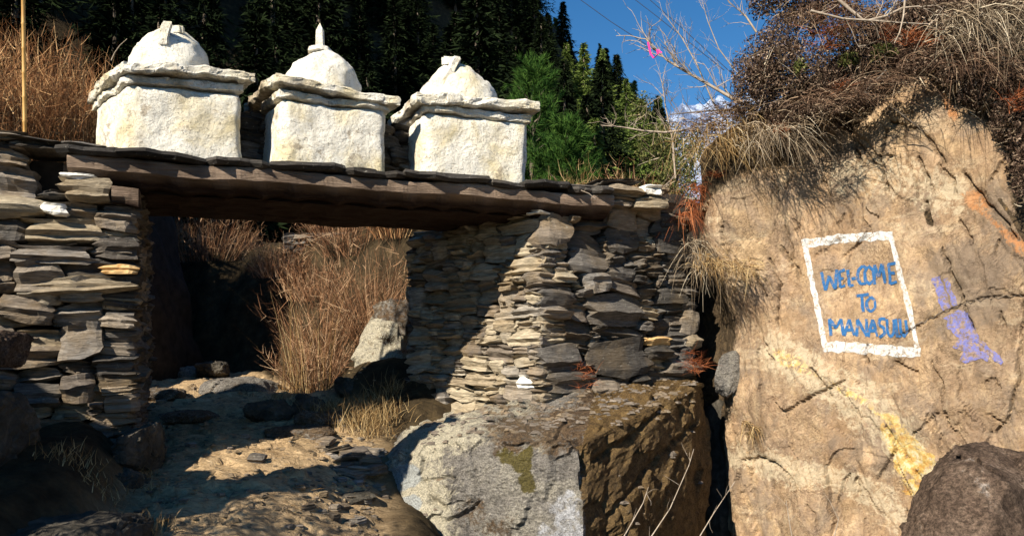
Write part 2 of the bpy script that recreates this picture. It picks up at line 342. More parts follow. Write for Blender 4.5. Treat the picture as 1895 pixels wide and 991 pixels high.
# snow mountain far behind
nx, ny = 220, 120
U, W = np.meshgrid(np.linspace(0, 1, nx), np.linspace(0, 1, ny), indexing='ij')
X = -150+U*900; Y = 1500+W*700
p3 = np.stack([X, Y, 0*X], -1)
prof = np.interp(X, [-150, 150, 300, 380, 460, 620, 750], [160, 420, 640, 800, 840, 860, 700])
Z = -40+prof*.70*np.clip(W*1.5, 0, 1)+80*ridged(p3, .006, 6, 3.)*sstep(0, .3, W)
o = link('mountain', mesh_np('mountain', np.stack([X, Y, Z], -1), grid_faces(nx, ny), None, False), M_snow); tag(o, kind='structure')

# ------------------------------------------------------------------ dry stone building
U2 = Vector((.937, .350, 0)).normalized(); N2 = Vector((-U2.y, U2.x, 0))     # along the gate, and into it
A0 = Vector((-3.18, 6.80, 0))
def G(s, t, z): return A0+U2*s+N2*t+Vector((0, 0, z))
def s_at(px, t=0.0):
    k = (px-CX)/FPX; a = A0+N2*t
    return (k*a.y-a.x)/(U2.x-k*U2.y)

def stone_mesh(seed):
    r = np.random.default_rng(seed); nx, ny, nz = 8, 3, 5
    lay_f = r.normal(0, .085, nz+1); lay_l = r.normal(0, .055, nz+1); lay_r = r.normal(0, .055, nz+1)
    tl, tr = r.uniform(-.2, .2, 2); cut = r.uniform(0, .5); cs = r.choice([-1, 1]); wt_ = r.uniform(0, .5, 2)*(r.random(2) < .6); wb_ = r.uniform(0, .45, 2)*(r.random(2) < .6)
    verts, idx, faces = [], {}, []
    def vid(i, j, k):
        if (i, j, k) in idx: return idx[(i, j, k)]
        x, y, z = i/nx-.5, j/ny-.5, k/nz-.5
        sgn = 2*x
        
        zz = z*(1-(wt_[0] if z > 0 else wb_[0])*max(0, sgn)-(wt_[1] if z > 0 else wb_[1])*max(0, -sgn))+(tr+tl)*.25*sgn
        xx = x*(1-.04*abs(2*z)**3)+(lay_r[k]*max(0, sgn)-lay_l[k]*max(0, -sgn))
        yy = y*(1-.08*abs(2*z)**3)
        if y < 0: yy += lay_f[k]*.8+.05*abs(sgn)**4+cut*max(0, abs(sgn)-.6)*(1 if sgn*cs > 0 else 0)
        p = np.array([xx, yy, zz]); q = p*np.array([1.6, 1.6, 1.2])
        d = np.array([float(noise(q[None], 1.9, seed*3.7+o)[0]) for o in (0, 31, 57)])
        p = p+d*np.array([.035, .06, .07])
        idx[(i, j, k)] = len(verts); verts.append(p); return idx[(i, j, k)]
    for i in range(nx):
        for k in range(nz):
            faces.append((vid(i, 0, k), vid(i+1, 0, k), vid(i+1, 0, k+1), vid(i, 0, k+1)))
            faces.append((vid(i, ny, k), vid(i, ny, k+1), vid(i+1, ny, k+1), vid(i+1, ny, k)))
        for j in range(ny):
            faces.append((vid(i, j, nz), vid(i+1, j, nz), vid(i+1, j+1, nz), vid(i, j+1, nz)))
            faces.append((vid(i, j, 0), vid(i, j+1, 0), vid(i+1, j+1, 0), vid(i+1, j, 0)))
    for j in range(ny):
        for k in range(nz):
            faces.append((vid(0, j, k), vid(0, j, k+1), vid(0, j+1, k+1), vid(0, j+1, k)))
            faces.append((vid(nx, j, k), vid(nx, j+1, k), vid(nx, j+1, k+1), vid(nx, j, k+1)))
    return np.array(verts), np.array(faces)
STONE = [stone_mesh(s) for s in range(22)]
_sm = {}
def stone_data(i, mat):
    k = (i, mat.name)
    if k not in _sm:
        me = mesh_np('stone', *STONE[i]); me.materials.append(mat); _sm[k] = me
    return _sm[k]
def pack(L, ztop, zbot, wr=(.12, .42), hr=(.045, .15), seed=0, cw=.035):
    """irregular dry-stone packing: returns boxes (s0, s1, z0, z1)"""
    r = random.Random(seed); n = int(L/cw); sk = np.array([zbot((i+.5)*cw) for i in range(n)]); out = []
    tp = np.array([ztop((i+.5)*cw) for i in range(n)]); guard = 0
    while guard < 4000:
        guard += 1
        act = np.where(sk < tp-.02)[0]
        if len(act) == 0: break
        i0 = act[np.argmin(sk[act])]; z0 = sk[i0]; a = i0; b = i0
        while a > 0 and sk[a-1] < z0+.02 and sk[a-1] < tp[a-1]-.01: a -= 1
        while b < n-1 and sk[b+1] < z0+.02 and sk[b+1] < tp[b+1]-.01: b += 1
        run = b-a+1; wd = max(3, int(r.uniform(*wr)*(r.choice([.55, 1, 1, 1.5]))/cw))
        if run-wd < 4: wd = run
        if wd > 20: wd = 20
        st = a if r.random() < .5 else b-wd+1
        if wd < run and r.random() < .4: st = r.randint(a, b-wd+1)
        if r.random() < .55:   # overlap a neighbour that is nearly level, so joints do not line up
            e = st+wd
            if e < n-1 and sk[e] < z0+.05 and tp[e] > z0+.05 and wd < 20: wd += min(2, n-e)
            elif st > 1 and sk[st-1] < z0+.05: st -= 2; wd += 2
        zz = sk[st:st+wd].max(); wm = wd*cw
        h = min(hr[1], max(hr[0], wm*r.uniform(.25, .62)))
        if r.random() < .16: h *= 1.5
        h = min(h, max(.03, tp[st:st+wd].max()-zz))
        out.append((st*cw, (st+wd)*cw, sk[st:st+wd].min(), zz+h)); sk[st:st+wd] = zz+h
    return out
def lay(parent, O, D, out, boxes, matf, depth=.26, jit=.035, seed=1, tilt=.05, inside=None):
    """one object per stone. O start point, D unit direction, out outward normal"""
    r = random.Random(seed); D = Vector(D); out = Vector(out); n = 0
    for (s0, s1, z0, z1) in boxes:
        sc, zc = (s0+s1)/2, (z0+z1)/2
        if inside and not inside(sc, zc): continue
        me = stone_data(r.randrange(len(STONE)), matf(sc, zc, r))
        o = bpy.data.objects.new('stone', me); col.objects.link(o); o.parent = parent
        dp = depth*r.uniform(.8, 1.15)
        c = O+D*sc+Vector((0, 0, zc))-out*(dp/2+r.uniform(-jit, jit*.8))
        flip = r.choice([-1, 1])
        R = Matrix((D*flip, -out*1.0, Vector((0, 0, 1)))).transposed().to_4x4()
        R = R@Matrix.Rotation(r.gauss(0, tilt), 4, 'Y')@Matrix.Rotation(r.gauss(0, .06), 4, 'Z')@Matrix.Rotation(r.gauss(0, .06), 4, 'X')
        S = Matrix.Diagonal(((s1-s0)*1.02, dp, (z1-z0)*1.07, 1))
        o.matrix_local = Matrix.Translation(c-parent.location)@R@S; n += 1
    return n
def prism(name, pts, z0, z1, mat, parent, nz=2):
    V = []; n = len(pts)
    for k, z in enumerate((z0, z1)):
        for p in pts: V.append((p[0], p[1], z if not callable(z) else z(p)))
    me = bpy.data.meshes.new(name); me.from_pydata(V, [], [list(range(n))[::-1], list(range(n, 2*n))]+[[i, (i+1) % n, n+(i+1) % n, n+i] for i in range(n)]); me.update()
    o = link(name, me, mat); child(o, parent); return o
def mats(*opts):
    def f(s, z, r):
        x = r.random()*sum(wt for wt, _ in opts)
        for wt, mm in opts:
            x -= wt
            if x <= 0: return mm
        return opts[0][1]
    return f

# left pier
lp = empty('dry_stone_pier', G(-.6, .5, -1.1), 'grey dry stone pier left of the opening, its foot in shadow', 'stone pier', 'dry stone piers of the gateway')
OUTF = -N2
Ol = G(-2.4, 0, 0)
def lp_top(s): return 1.33 if s > 1.62 else 1.72
bx = pack(2.42, lp_top, lambda s: -1.25, (.17, .52), (.052, .16), 14)
fm = mats((6, M_slate), (2, M_slateD), (.8, M_slateL), (.06, M_quartz), (.12, M_orange))
lay(lp, Ol, U2, OUTF, bx, fm, .34, .075, 5)
bx = pack(1.9, lambda s: 1.36, lambda s: -1.1, (.16, .4), (.05, .14), 8)
lay(lp, G(.02, 0, 0), N2, U2, bx, mats((2, M_slate), (3, M_slateD)), .28, .03, 6)
prism('rubble_core', [G(-2.4, .2, 0), G(-.15, .2, 0), G(-.15, 1.75, 0), G(-2.4, 1.9, 0)], -1.4, 1.36, M_core, lp)
prism('rubble_core', [G(-2.4, .22, 0), G(-.55, .22, 0), G(-.55, 1.7, 0), G(-2.4, 1.88, 0)], 1.35, 1.585, M_core, lp)
def special(parent, px0, px1, py0, py1, t, mat, depth=.28, seed=0, idx=0, out=None, tilt=0):
    s0, s1 = s_at(px0, t), s_at(px1, t); Yc = G((s0+s1)/2, t, 0).y
    z1, z0 = (HY-py0)/FPX*Yc, (HY-py1)/FPX*Yc
    o = bpy.data.objects.new('stone', stone_data(idx, mat)); col.objects.link(o); o.parent = parent
    R = Matrix((U2, N2, Vector((0, 0, 1)))).transposed().to_4x4()@Matrix.Rotation(tilt, 4, 'Y')
    o.matrix_local = Matrix.Translation(G((s0+s1)/2, t+depth/2, (z0+z1)/2)-parent.location)@R@Matrix.Diagonal(((s1-s0)*1.04, depth, (z1-z0)*1.08, 1)); return o
special(lp, 120, 203, 328, 372, -.09, M_slateL, idx=3); special(lp, 78, 122, 376, 396, -.09, M_quartz, .2, idx=5)
special(lp, 112, 176, 320, 331, -.09, M_quartz, .25, idx=7); special(lp, 20, 160, 455, 486, -.08, M_slate, idx=9)
special(lp, 175, 252, 440, 478, -.09, M_slate, idx=11); special(lp, 60, 245, 508, 545, -.08, M_slateL, idx=13, tilt=-.05)
special(lp, 0, 95, 552, 598, -.08, M_slate, idx=2, tilt=.06); special(lp, 0, 105, 252, 272, -.06, M_slateD, .5, idx=4)
special(lp, 190, 252, 488, 506, -.09, M_orange, .3, idx=15)

# right pier: a splayed face towards the path and a front face
CN = Vector((.287, 8.09, 0)); CF = Vector((-1.22, 9.62, 0)); CR = Vector((Xp(1288, 9.15), 9.15, 0)); CB = Vector((1.3, 10.6, 0))
rp = empty('dry_stone_pier', (.3, 8.8, -.7), 'pale dry stone pier right of the opening, standing on the big boulder', 'stone pier', 'dry stone piers of the gateway')
dl = (CN-CF); Ll = dl.length; dl.normalize(); ol = Vector((dl.y, -dl.x, 0))
dr = (CR-CN); Lr = dr.length; dr.normalize(); orr = Vector((dr.y, -dr.x, 0))
bx = pack(Ll+.03, lambda s: 1.40, lambda s: -1.1+.12*s/Ll, (.18, .42), (.07, .16), 21)
def fml(s, z, r): return mats((5, M_slateL), (2.2, M_slate), (.05, M_quartz))(s, z, r)
lay(rp, CF, dl, ol, bx, fml, .30, .055, 22)
def rtop(s):
    return 1.38 if s < .72 else 1.78
def rbot(s): return -1.0+.25*s
def redge(s, z):   # right edge leans out to the right lower down
    e = np.interp(z, [-.6, .0, .5, 1.2, 1.8], [Lr+.05, Lr+.05, Lr-.02, Lr-.2, Lr-.24]); return s < e
bx = pack(Lr+.05, rtop, rbot, (.2, .5), (.08, .2), 31)
def fmr(s, z, r):
    if s < .35: return mats((3, M_slateL), (3, M_slate), (1, M_slateD))(s, z, r)
    return mats((.6, M_slateL), (3, M_slate), (7, M_slateD), (.10, M_quartz), (.14, M_orange))(s, z, r)
lay(rp, CN, dr, orr, bx, fmr, .32, .08, 32, .08, redge)
prism('rubble_core', [CF-ol*.16+dl*.1, CN-ol*.17-orr*.1-dl*.02, CR-orr*.2-dr*.28, CB, Vector((-.8, 10.6, 0))], -1.2, 1.36, M_core, rp)
bx = pack(1.0, lambda s: 1.36, lambda s: -.9, (.13, .4), (.05, .13), 44)
lay(rp, CF+Vector((-.0, 1.0, 0)), Vector((0, -1, 0)), Vector((-1, 0, 0)), bx, mats((1, M_slateD), (1, M_slate)), .3, .04, 45)
rd = Vector((-.35, .937, 0)); bx = pack(1.2, lambda s: 1.5, lambda s: -.6, (.15, .4), (.05, .13), 46)
lay(rp, CR-dr*.12, (CB-CR).normalized(), Vector(((CB-CR).normalized().y, -(CB-CR).normalized().x, 0)), bx, mats((1, M_slateD), (1, M_slate)), .3, .04, 47)
# loose chips wedged between the stones
def chips(parent, O, D, out, L, z0, z1, n, mat, seed):
    r = np.random.default_rng(seed); V0, F0 = STONE[1]; Vs, Fs = [], []
    for k in range(n):
        s, z = r.uniform(0, L), r.uniform(z0, z1); c = np.array(O+D*s-out*r.uniform(.05, .10))+[0, 0, z]
        sc = np.array([r.uniform(.03, .12), .12, r.uniform(.010, .028)]); Vv = V0*sc
        a = r.normal(0, .15); Vv = Vv@np.array([[math.cos(a), 0, math.sin(a)], [0, 1, 0], [-math.sin(a), 0, math.cos(a)]])
        Vv = Vv@np.array([list(D), list(-out), [0, 0, 1]]); Vs.append(Vv+c); Fs.append(F0+k*len(V0))
    o = link('stone_chips', mesh_np('stone_chips', np.concatenate(Vs), np.concatenate(Fs)), mat); child(o, parent); o['kind'] = 'stuff'
chips(lp, Ol, U2, OUTF, 2.4, -1.2, 1.3, 120, M_slate, 1)
chips(rp, CF, dl, ol, Ll, -.8, 1.3, 120, M_slateL, 2); chips(rp, CN, dr, orr, Lr-.2, -.6, 1.3, 120, M_slate, 3)

# timber beams carrying the deck
def beam(name, s0, s1, t0, wd, z0, z1, label, seed, front=False):
    n, k = 150, 28; r = np.random.default_rng(seed)
    S = np.linspace(s0, s1, n); ang = np.linspace(0, 2*math.pi, k, endpoint=False)
    hw, hh = wd/2, (z1-z0)/2
    SS, AA = np.meshgrid(S, ang, indexing='ij')
    cs, sn = np.cos(AA), np.sin(AA); pw = .26
    tt = np.sign(cs)*np.abs(cs)**pw*hw; zz = np.sign(sn)*np.abs(sn)**pw*hh
    p3 = np.stack([SS, tt*2, zz*2], -1)
    # hewn scallops on the lower front arris, long waves elsewhere
    sc = .030*np.abs(np.sin(SS*9.5+2.2*noise(p3*[1, 0, 0], 1.1, seed)+zz*7))*(zz < 0) * (tt < 0)
    dtt = .025*fbm(p3, 1.4, 3, seed)+.012*fbm(p3, 7, 3, seed+4); dzz = .03*fbm(p3*[1, .3, .3], .9, 3, seed+8)+.008*fbm(p3, 8, 2, seed)
    tt = tt+dtt+sc*1.2+(.13*np.clip(-(zz/hh)+.1, 0, 1) if front else 0)*(tt < 0); zz = zz+dzz+sc
    tc, zc = t0+hw, (z0+z1)/2
    V = np.stack([A0.x+U2.x*SS+N2.x*(tc+tt), A0.y+U2.y*SS+N2.y*(tc+tt), zc+zz], -1).reshape(-1, 3)
    i = np.arange(n-1)[:, None]*k+np.arange(k)[None]; j = np.arange(n-1)[:, None]*k+(np.arange(k)[None]+1) % k
    F = np.stack([i, j, j+k, i+k], -1).reshape(-1, 4)
    c0 = V[:k].mean(0); c1 = V[-k:].mean(0); V = np.concatenate([V, [c0, c1]])
    a = np.arange(k); b = (a+1) % k
    e0 = np.stack([b, a, np.full(k, n*k), np.full(k, n*k)], -1); e1 = np.stack([a+(n-1)*k, b+(n-1)*k, np.full(k, n*k+1), np.full(k, n*k+1)], -1)
    me = bpy.data.meshes.new(name)
    me.from_pydata(V.tolist(), [], F.tolist()+e0[:, :3].tolist()+e1[:, :3].tolist()); me.update()
    lit_top = np.append((np.clip((zz+hh*.45)/hh*1.6, 0, 1)*(.75+.6*fbm(p3, 2.2, 3, 3.))).ravel(), [.3, .3])
    at = me.attributes.new('wear', 'FLOAT', 'POINT'); at.data.foreach_set('value', np.clip(lit_top, 0, 1).astype(np.float32))
    o = link(name, me, M_timber); tag(o, label, 'timber beam', 'timber beams over the opening'); recenter(o, tuple(G((s0+s1)/2, tc, zc))); return o
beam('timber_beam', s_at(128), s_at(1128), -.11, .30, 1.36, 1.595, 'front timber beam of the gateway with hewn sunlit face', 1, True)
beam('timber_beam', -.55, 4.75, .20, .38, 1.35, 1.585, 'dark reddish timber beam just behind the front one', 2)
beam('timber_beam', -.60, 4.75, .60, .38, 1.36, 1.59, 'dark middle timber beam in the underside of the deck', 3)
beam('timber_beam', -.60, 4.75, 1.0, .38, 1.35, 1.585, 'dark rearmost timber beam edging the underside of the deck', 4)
b = beam('timber_block', s_at(206, -.1), s_at(256, -.1), -.10, .30, 1.185, 1.36, 'short squared timber block at the pier corner below the front beam', 9)
b['category'] = 'timber block'; del b['group']

# slate deck
deck = empty('slate_deck', G(2.0, .9, 1.65), 'deck of overlapping dark slate slabs on the beams under the shrines', 'slate deck')
def slab(s0, s1, t0, t1, z, th, seed, dz=0.0, mat=M_deck):
    r = random.Random(seed); pts = []; nf = 6
    for i in range(nf+1): pts.append((s0+(s1-s0)*i/nf, t0+r.uniform(-.06, .03)+(.06 if i in (0, nf) else 0)))
    for i in range(4): pts.append((s1+r.uniform(-.03, .03), t0+(t1-t0)*(i+1)/5))
    for i in range(nf+1): pts.append((s1+(s0-s1)*i/nf, t1+r.uniform(-.04, .04)))
    for i in range(4): pts.append((s0+r.uniform(-.03, .03), t1+(t0-t1)*(i+1)/5))
    n = len(pts); c = ((s0+s1)/2, (t0+t1)/2)
    V = []; rings = [(0, -.03), (.45, .0), (1.0, -.018)]
    for (f, ins) in rings:
        for (s, t) in pts:
            zz = z+th*f+dz*(s-s0)/(s1-s0)+.012*math.sin(s*7+seed)+.006*math.sin(t*9+seed)
            k = 1+ins*1.5; V.append(tuple(G(c[0]+(s-c[0])*k, c[1]+(t-c[1])*k+r.uniform(-.006, .006), zz)))
    F = [list(range(n))[::-1], list(range(2*n, 3*n))]
    for q in (0, 1):
        for i in range(n): F.append([q*n+i, q*n+(i+1) % n, (q+1)*n+(i+1) % n, (q+1)*n+i])
    me = bpy.data.meshes.new('slab'); me.from_pydata(V, [], F); me.update(); o = link('slab', me, mat); child(o, deck)
zt = 1.595
for i, (a, b2, dz, zo) in enumerate([(100, 262, .02, .0), (214, 382, -.01, .0), (378, 505, -.01, .0), (498, 640, 0, -.005), (630, 752, -.01, 0), (745, 905, 0, 0), (895, 975, 0, -.004), (965, 1060, .01, 0), (1050, 1135, .0, 0)]):
    slab(s_at(a, -.1), s_at(b2, -.1), -.16-.03*(i % 2), 1.42, zt+.012*(i % 2)+zo, .06, 50+i, dz)
for i, (a, b2, z0) in enumerate([(118, 255, .075), (500, 700, .052), (770, 970, .05), (975, 1130, .055)]):
    slab(s_at(a, -.1), s_at(b2, -.1), -.04-.05*(i % 2), 1.1, zt+z0, .03, 80+i, .0, M_deck if i < 3 else M_slateD)
for (a, b2, ya, yb, mt, ix) in ((110, 190, 262, 282, M_slateD, 4), (1132, 1195, 341, 362, M_slateL, 6), (1196, 1228, 341, 360, M_quartz, 8), (1180, 1238, 362, 384, M_slateL, 10), (1128, 1180, 366, 380, M_slate, 12)):
    special(rp if a > 900 else lp, a, b2, ya, yb, -.05 if a < 900 else -.02, mt, .35, idx=ix)

# ------------------------------------------------------------------ whitewashed shrines (chortens)
def boxgrid(c4, z0, z1, n=(26, 26, 18), noiseamp=.02, seed=0, rnd=.05, top=None, bulge=0.):
    """closed box on a quadrilateral footprint c4 (FL, FR, BR, BL), densely divided and roughened"""
    nx, ny, nz = n; idx = {}; V = []; F = []
    c4 = [np.array(c[:2]) for c in c4]
    def vid(i, j, k):
        key = (i, j, k)
        if key in idx: return idx[key]
        u, v, w_ = i/nx, j/ny, k/nz
        xy = (1-u)*(1-v)*c4[0]+u*(1-v)*c4[1]+u*v*c4[2]+(1-u)*v*c4[3]; z = z0+(z1-z0)*w_
        idx[key] = len(V); V.append((xy[0], xy[1], z, u*2-1, v*2-1, w_*2-1)); return idx[key]
    for i in range(nx):
        for k in range(nz):
            F.append((vid(i, 0, k), vid(i+1, 0, k), vid(i+1, 0, k+1), vid(i, 0, k+1))); F.append((vid(i+1, ny, k), vid(i, ny, k), vid(i, ny, k+1), vid(i+1, ny, k+1)))
        for j in range(ny):
            F.append((vid(i, j, nz), vid(i+1, j, nz), vid(i+1, j+1, nz), vid(i, j+1, nz))); F.append((vid(i, j+1, 0), vid(i+1, j+1, 0), vid(i+1, j, 0), vid(i, j, 0)))
    for j in range(ny):
        for k in range(nz):
            F.append((vid(0, j+1, k), vid(0, j, k), vid(0, j, k+1), vid(0, j+1, k+1))); F.append((vid(nx, j, k), vid(nx, j+1, k), vid(nx, j+1, k+1), vid(nx, j, k+1)))
    V = np.array(V); p = V[:, :3].copy(); q = V[:, 3:]
    cen = p.mean(0); hx = np.abs(p-cen).max(0)
    # round the edges a little
    m_ = np.sort(np.abs(q), axis=1); e = np.clip((m_[:, 1]-.8)/.2, 0, 1)**2
    d = (p-cen); d = d/np.linalg.norm(d, axis=1)[:, None]
    p = p-d*(e*rnd)[:, None]
    nn = np.stack([noise(p, 5, seed+o) for o in (0, 40, 80)], -1)*1.0+np.stack([noise(p, 14, seed+o) for o in (9, 49, 89)], -1)*.45+np.stack([noise(p, 2.2, seed+o) for o in (5, 45, 85)], -1)*1.2
    p = p+nn*noiseamp
    return p, np.array(F)
def sub_quad(c4, grow):
    c = sum(c4, Vector((0, 0, 0)))/4
    return [c+(p-c).normalized()*((p-c).length+grow) for p in c4]
def dome_mesh(c, r, z0, h, seed, cone=.0):
    nu, nv = 48, 26; A = np.linspace(0, 2*math.pi, nu, endpoint=False); T = np.linspace(0, 1, nv)
    TT, AA = np.meshgrid(T, A, indexing='ij')
    ph = TT*math.pi/2
    rr = r*(np.cos(ph)**.85)*(1-cone*.25*TT)+.0; rr = np.where(TT > .995, .004, rr)
    zz = z0+h*(np.sin(ph)*(1-cone)+TT*cone)
    p = np.stack([c[0]+rr*np.cos(AA), c[1]+rr*np.sin(AA), zz], -1)
    d = .06*fbm(p, 2.6, 4, seed)+.02*fbm(p, 11, 3, seed+3)+.03*facets(p, 4, seed)
    nrm = p-np.array([c[0], c[1], z0]); nrm /= np.linalg.norm(nrm, axis=-1)[..., None]
    p = p+nrm*(d*.6)[..., None]
    i = np.arange(nv-1)[:, None]*nu+np.arange(nu)[None]; j = np.arange(nv-1)[:, None]*nu+(np.arange(nu)[None]+1) % nu
    return p.reshape(-1, 3), np.stack([i, j, j+nu, i+nu], -1).reshape(-1, 4)
def part(name, VF, mat, parent, soil=0.0, smooth=True):
    V, F = VF; V = np.asarray(V)
    s = np.clip(soil+.0*V[:, 0], 0, 1) if not callable(soil) else np.clip(soil(V), 0, 1)
    o = link(name, mesh_np(name, V, F, [('soil', 'POINT', s)], smooth), mat); child(o, parent); return o
def chorten(fl, fr, bl, zb, zt_, caps, dome, label, seed, soilf=None):
    br = fr+(bl-fl); q = [fl, fr, br, bl]; cen = sum(q, Vector((0, 0, 0)))/4
    t = empty('chorten', (cen.x, cen.y, zb), label, 'shrine', 'whitewashed shrines on the gateway')
    part('shrine_body', boxgrid(q, zb, zt_, (34, 30, 22), .016, seed, .05), M_white, t, lambda V: (noise(V, 2.6, seed+5) > .55)*.25)
    for k, (g, z0, z1, offx, tl) in enumerate(caps):
        qq = [p+U2*offx for p in sub_quad(q, g)]
        V, F = boxgrid(qq, z0, z1, (60, 46, 6), .012, seed+11*k, .018); V = V+.010*np.stack([noise(V*[1, 1, 4], 12, o_) for o_ in (3, 33, 63)], -1)+.008*np.stack([noise(V*[1, 1, .4], 2.6, o_) for o_ in (13, 43, 73)], -1)
        ed = fbm(V, 3.3, 3, seed+k)                      # broken slab edges
        s_ = (V[:, 0]-cen.x)*U2.x+(V[:, 1]-cen.y)*U2.y
        ef = facets(V, 4.5, seed+k); V[:, 2] += tl*s_+.012*ed; dd = V[:, :2]-np.array([cen.x, cen.y]); V[:, :2] += dd*(.04*ed+.022*ef)[:, None]; V[:, 2] += .006*facets(V, 7, seed)
        part('cap_slab', (V, F), M_white, t, (lambda V, k=k: .8*np.clip(fbm(V, 1.8, 3, seed+60)*1.6+.02+(soilf(V) if soilf else 0), 0, 1)), smooth=False)
    dc, r, z0, h, cone = dome
    part('dome', dome_mesh(dc, r, z0, h, seed+3, cone), M_white, t, lambda V: .0*V[:, 0])
    return t, cen
def FP(px, Y): return Vector((Xp(px, Y), Y, 0))
# first
c1, cc1 = chorten(FP(238, 6.98), FP(452, 7.34), FP(176, 7.72), 1.64, 2.34,
    [(.04, 2.325, 2.395, 0, .035), (.13, 2.40, 2.485, .02, .045)], ((Xp(318, 7.68), 7.68), .40, 2.46, .56, .03), 'largest white shrine at the left end with a rough folded dome top', 5)
c2, cc2 = chorten(FP(520, 7.32), FP(718, 7.72), FP(470, 8.15), 1.64, 2.31,
    [(.03, 2.29, 2.36, 0, -.02), (.12, 2.37, 2.455, .0, -.06)], ((Xp(595, 8.15), 8.15), .385, 2.44, .57, .05), 'middle white shrine with a pointed finial on its dome', 15, lambda V: 1.1*sstep(.1, .5, -(V[:, 0]-Xp(600, 7.9))))
c3, cc3 = chorten(FP(784, 7.80), FP(979, 8.18), FP(731, 8.68), 1.64, 2.33,
    [(.03, 2.31, 2.38, 0, -.01), (.13, 2.39, 2.485, .01, .03)], ((Xp(848, 8.6), 8.6), .42, 2.48, .56, .16), 'right-hand white shrine beside the green pine with leaning stone on its dome', 25)
# finial of the middle shrine
def lathe(c, prof, n=4, rot=0, sx=1, sy=1):
    V, F = [], []
    for r_, z in prof:
        for k in range(n):
            a = rot+2*math.pi*k/n; V.append((c[0]+r_*sx*math.cos(a), c[1]+r_*sy*math.sin(a), z))
    for q in range(len(prof)-1):
        for k in range(n): F.append((q*n+k, q*n+(k+1) % n, (q+1)*n+(k+1) % n, (q+1)*n+k))
    return np.array(V), np.array(F)
fx, fy = Xp(592, 8.12), 8.12
V, F = lathe((fx, fy), [(.001, 2.98), (.13, 2.985), (.115, 3.03), (.06, 3.05), (.001, 3.05)], 7, .3); part('finial_base', (V+.012*noise(V, 9)[:, None], F), M_white, c2, smooth=False)
V, F = lathe((fx, fy), [(.048, 3.03), (.046, 3.12), (.042, 3.215), (.004, 3.285)], 5, .5); part('finial', (V, F), M_white, c2, smooth=False)
# leaning stones plastered on the other two domes
def shard(px, Y, z0, z1, wd, lean, rot, parent, seed):
    V, F = boxgrid([Vector((-wd, -.045, 0)), Vector((wd, -.05, 0)), Vector((wd*.8, .05, 0)), Vector((-wd*.8, .04, 0))], 0, z1-z0, (8, 4, 12), .014, seed, .03)
    c, s = math.cos(rot), math.sin(rot); k = V[:, 2].copy(); V[:, 0] += lean*k
    x, y = V[:, 0].copy(), V[:, 1].copy(); V[:, 0] = c*x-s*y+Xp(px, Y); V[:, 1] = s*x+c*y+Y; V[:, 2] += z0
    part('plastered_stone', (V, F), M_white, parent, smooth=False)
shard(303, 7.36, 2.76, 2.98, .045, .18, .2, c1, 3); shard(320, 7.55, 2.95, 3.03, .11, .1, -.1, c1, 4)
shard(809, 8.30, 2.58, 3.05, .045, .45, .5, c3, 6); shard(834, 8.48, 2.98, 3.07, .10, .1, .1, c3, 7)
V, F = lathe((Xp(846, 8.55), 8.55), [(.035, 2.98), (.03, 3.07), (.004, 3.11)], 5, .2); part('finial', (V, F), M_white, c3, smooth=False)
# rubble walls between the shrines, under the caps
def gapwall(name, p0, p1, z0, z1, label, seed):
    d = (p1-p0); L = d.length; d.normalize(); out = Vector((d.y, -d.x, 0))
    t = empty(name, ((p0+p1)/2)+Vector((0, 0, z0)), label, 'stone wall')
    lay(t, p0, d, out, pack(L, lambda s: z1, lambda s: z0, (.12, .3), (.05, .1), seed), mats((1, M_slateD), (1, M_slate)), .25, .03, seed+1)
    prism('rubble_core', [p0-out*.12, p1-out*.12, p1-out*.5, p0-out*.5], z0, z1-.02, M_core, t)
gapwall('rubble_infill', FP(440, 7.75), FP(520, 7.95), 1.69, 2.30, 'dark rubble wall between the left and middle shrines', 61)
gapwall('rubble_infill', FP(690, 8.05), FP(790, 8.35), 1.69, 2.28, 'dark rubble wall between the middle and right shrines', 63)

# ------------------------------------------------------------------ boulders
def seg_dist(px, py, pts):
    d = np.full(np.shape(px), 1e9)
    for (x0, y0), (x1, y1) in zip(pts[:-1], pts[1:]):
        vx, vy = x1-x0, y1-y0; t = np.clip(((px-x0)*vx+(py-y0)*vy)/(vx*vx+vy*vy+1e-9), 0, 1)
        d = np.minimum(d, np.hypot(px-x0-t*vx, py-y0-t*vy))
    return d
def hull_rock(name, pts, mat, cuts=5, amp=.05, seed=0, attrsf=None, flat=False, parent=None, sc=1.6, crk=None):
    bm = bmesh.new()
    for p in pts: bm.verts.new(p)
    r = bmesh.ops.convex_hull(bm, input=bm.verts)
    bmesh.ops.delete(bm, geom=[e for e in set(r['geom_interior']+r['geom_unused']) if isinstance(e, bmesh.types.BMVert)], context='VERTS')
    for k in range(cuts):
        bmesh.ops.subdivide_edges(bm, edges=bm.edges[:], cuts=1, use_grid_fill=True, smooth=.12 if k < 2 else 0)
    bmesh.ops.recalc_face_normals(bm, faces=bm.faces)
    bm.normal_update()
    V = np.array([v.co for v in bm.verts]); N = np.array([v.normal for v in bm.verts])
    bmesh.ops.triangulate(bm, faces=bm.faces)
    bm.verts.index_update(); F = np.array([[v.index for v in f.verts] for f in bm.faces]); bm.free()
    V = V+N*((amp*fbm(V, sc, 4, seed)+amp*.25*ridged(V*[1, 1, 2], sc*3, 3, seed+3)+amp*1.1*facets(V+.08*fbm(V, sc*2, 3, 2)[:, None], sc*1.6, seed)+amp*.22*facets(V+.05*fbm(V, sc*4, 2, 2)[:, None], sc*4, seed+2)-amp*.2)[:, None])
    at = attrsf(V) if attrsf else None
    if crk: V = crk(V, N)
    o = link(name, mesh_np(name, V, F, at, not flat), mat, None)
    recenter(o, tuple(V.mean(0)*[1, 1, 0]+[0, 0, V[:, 2].min()])); return o, V, F
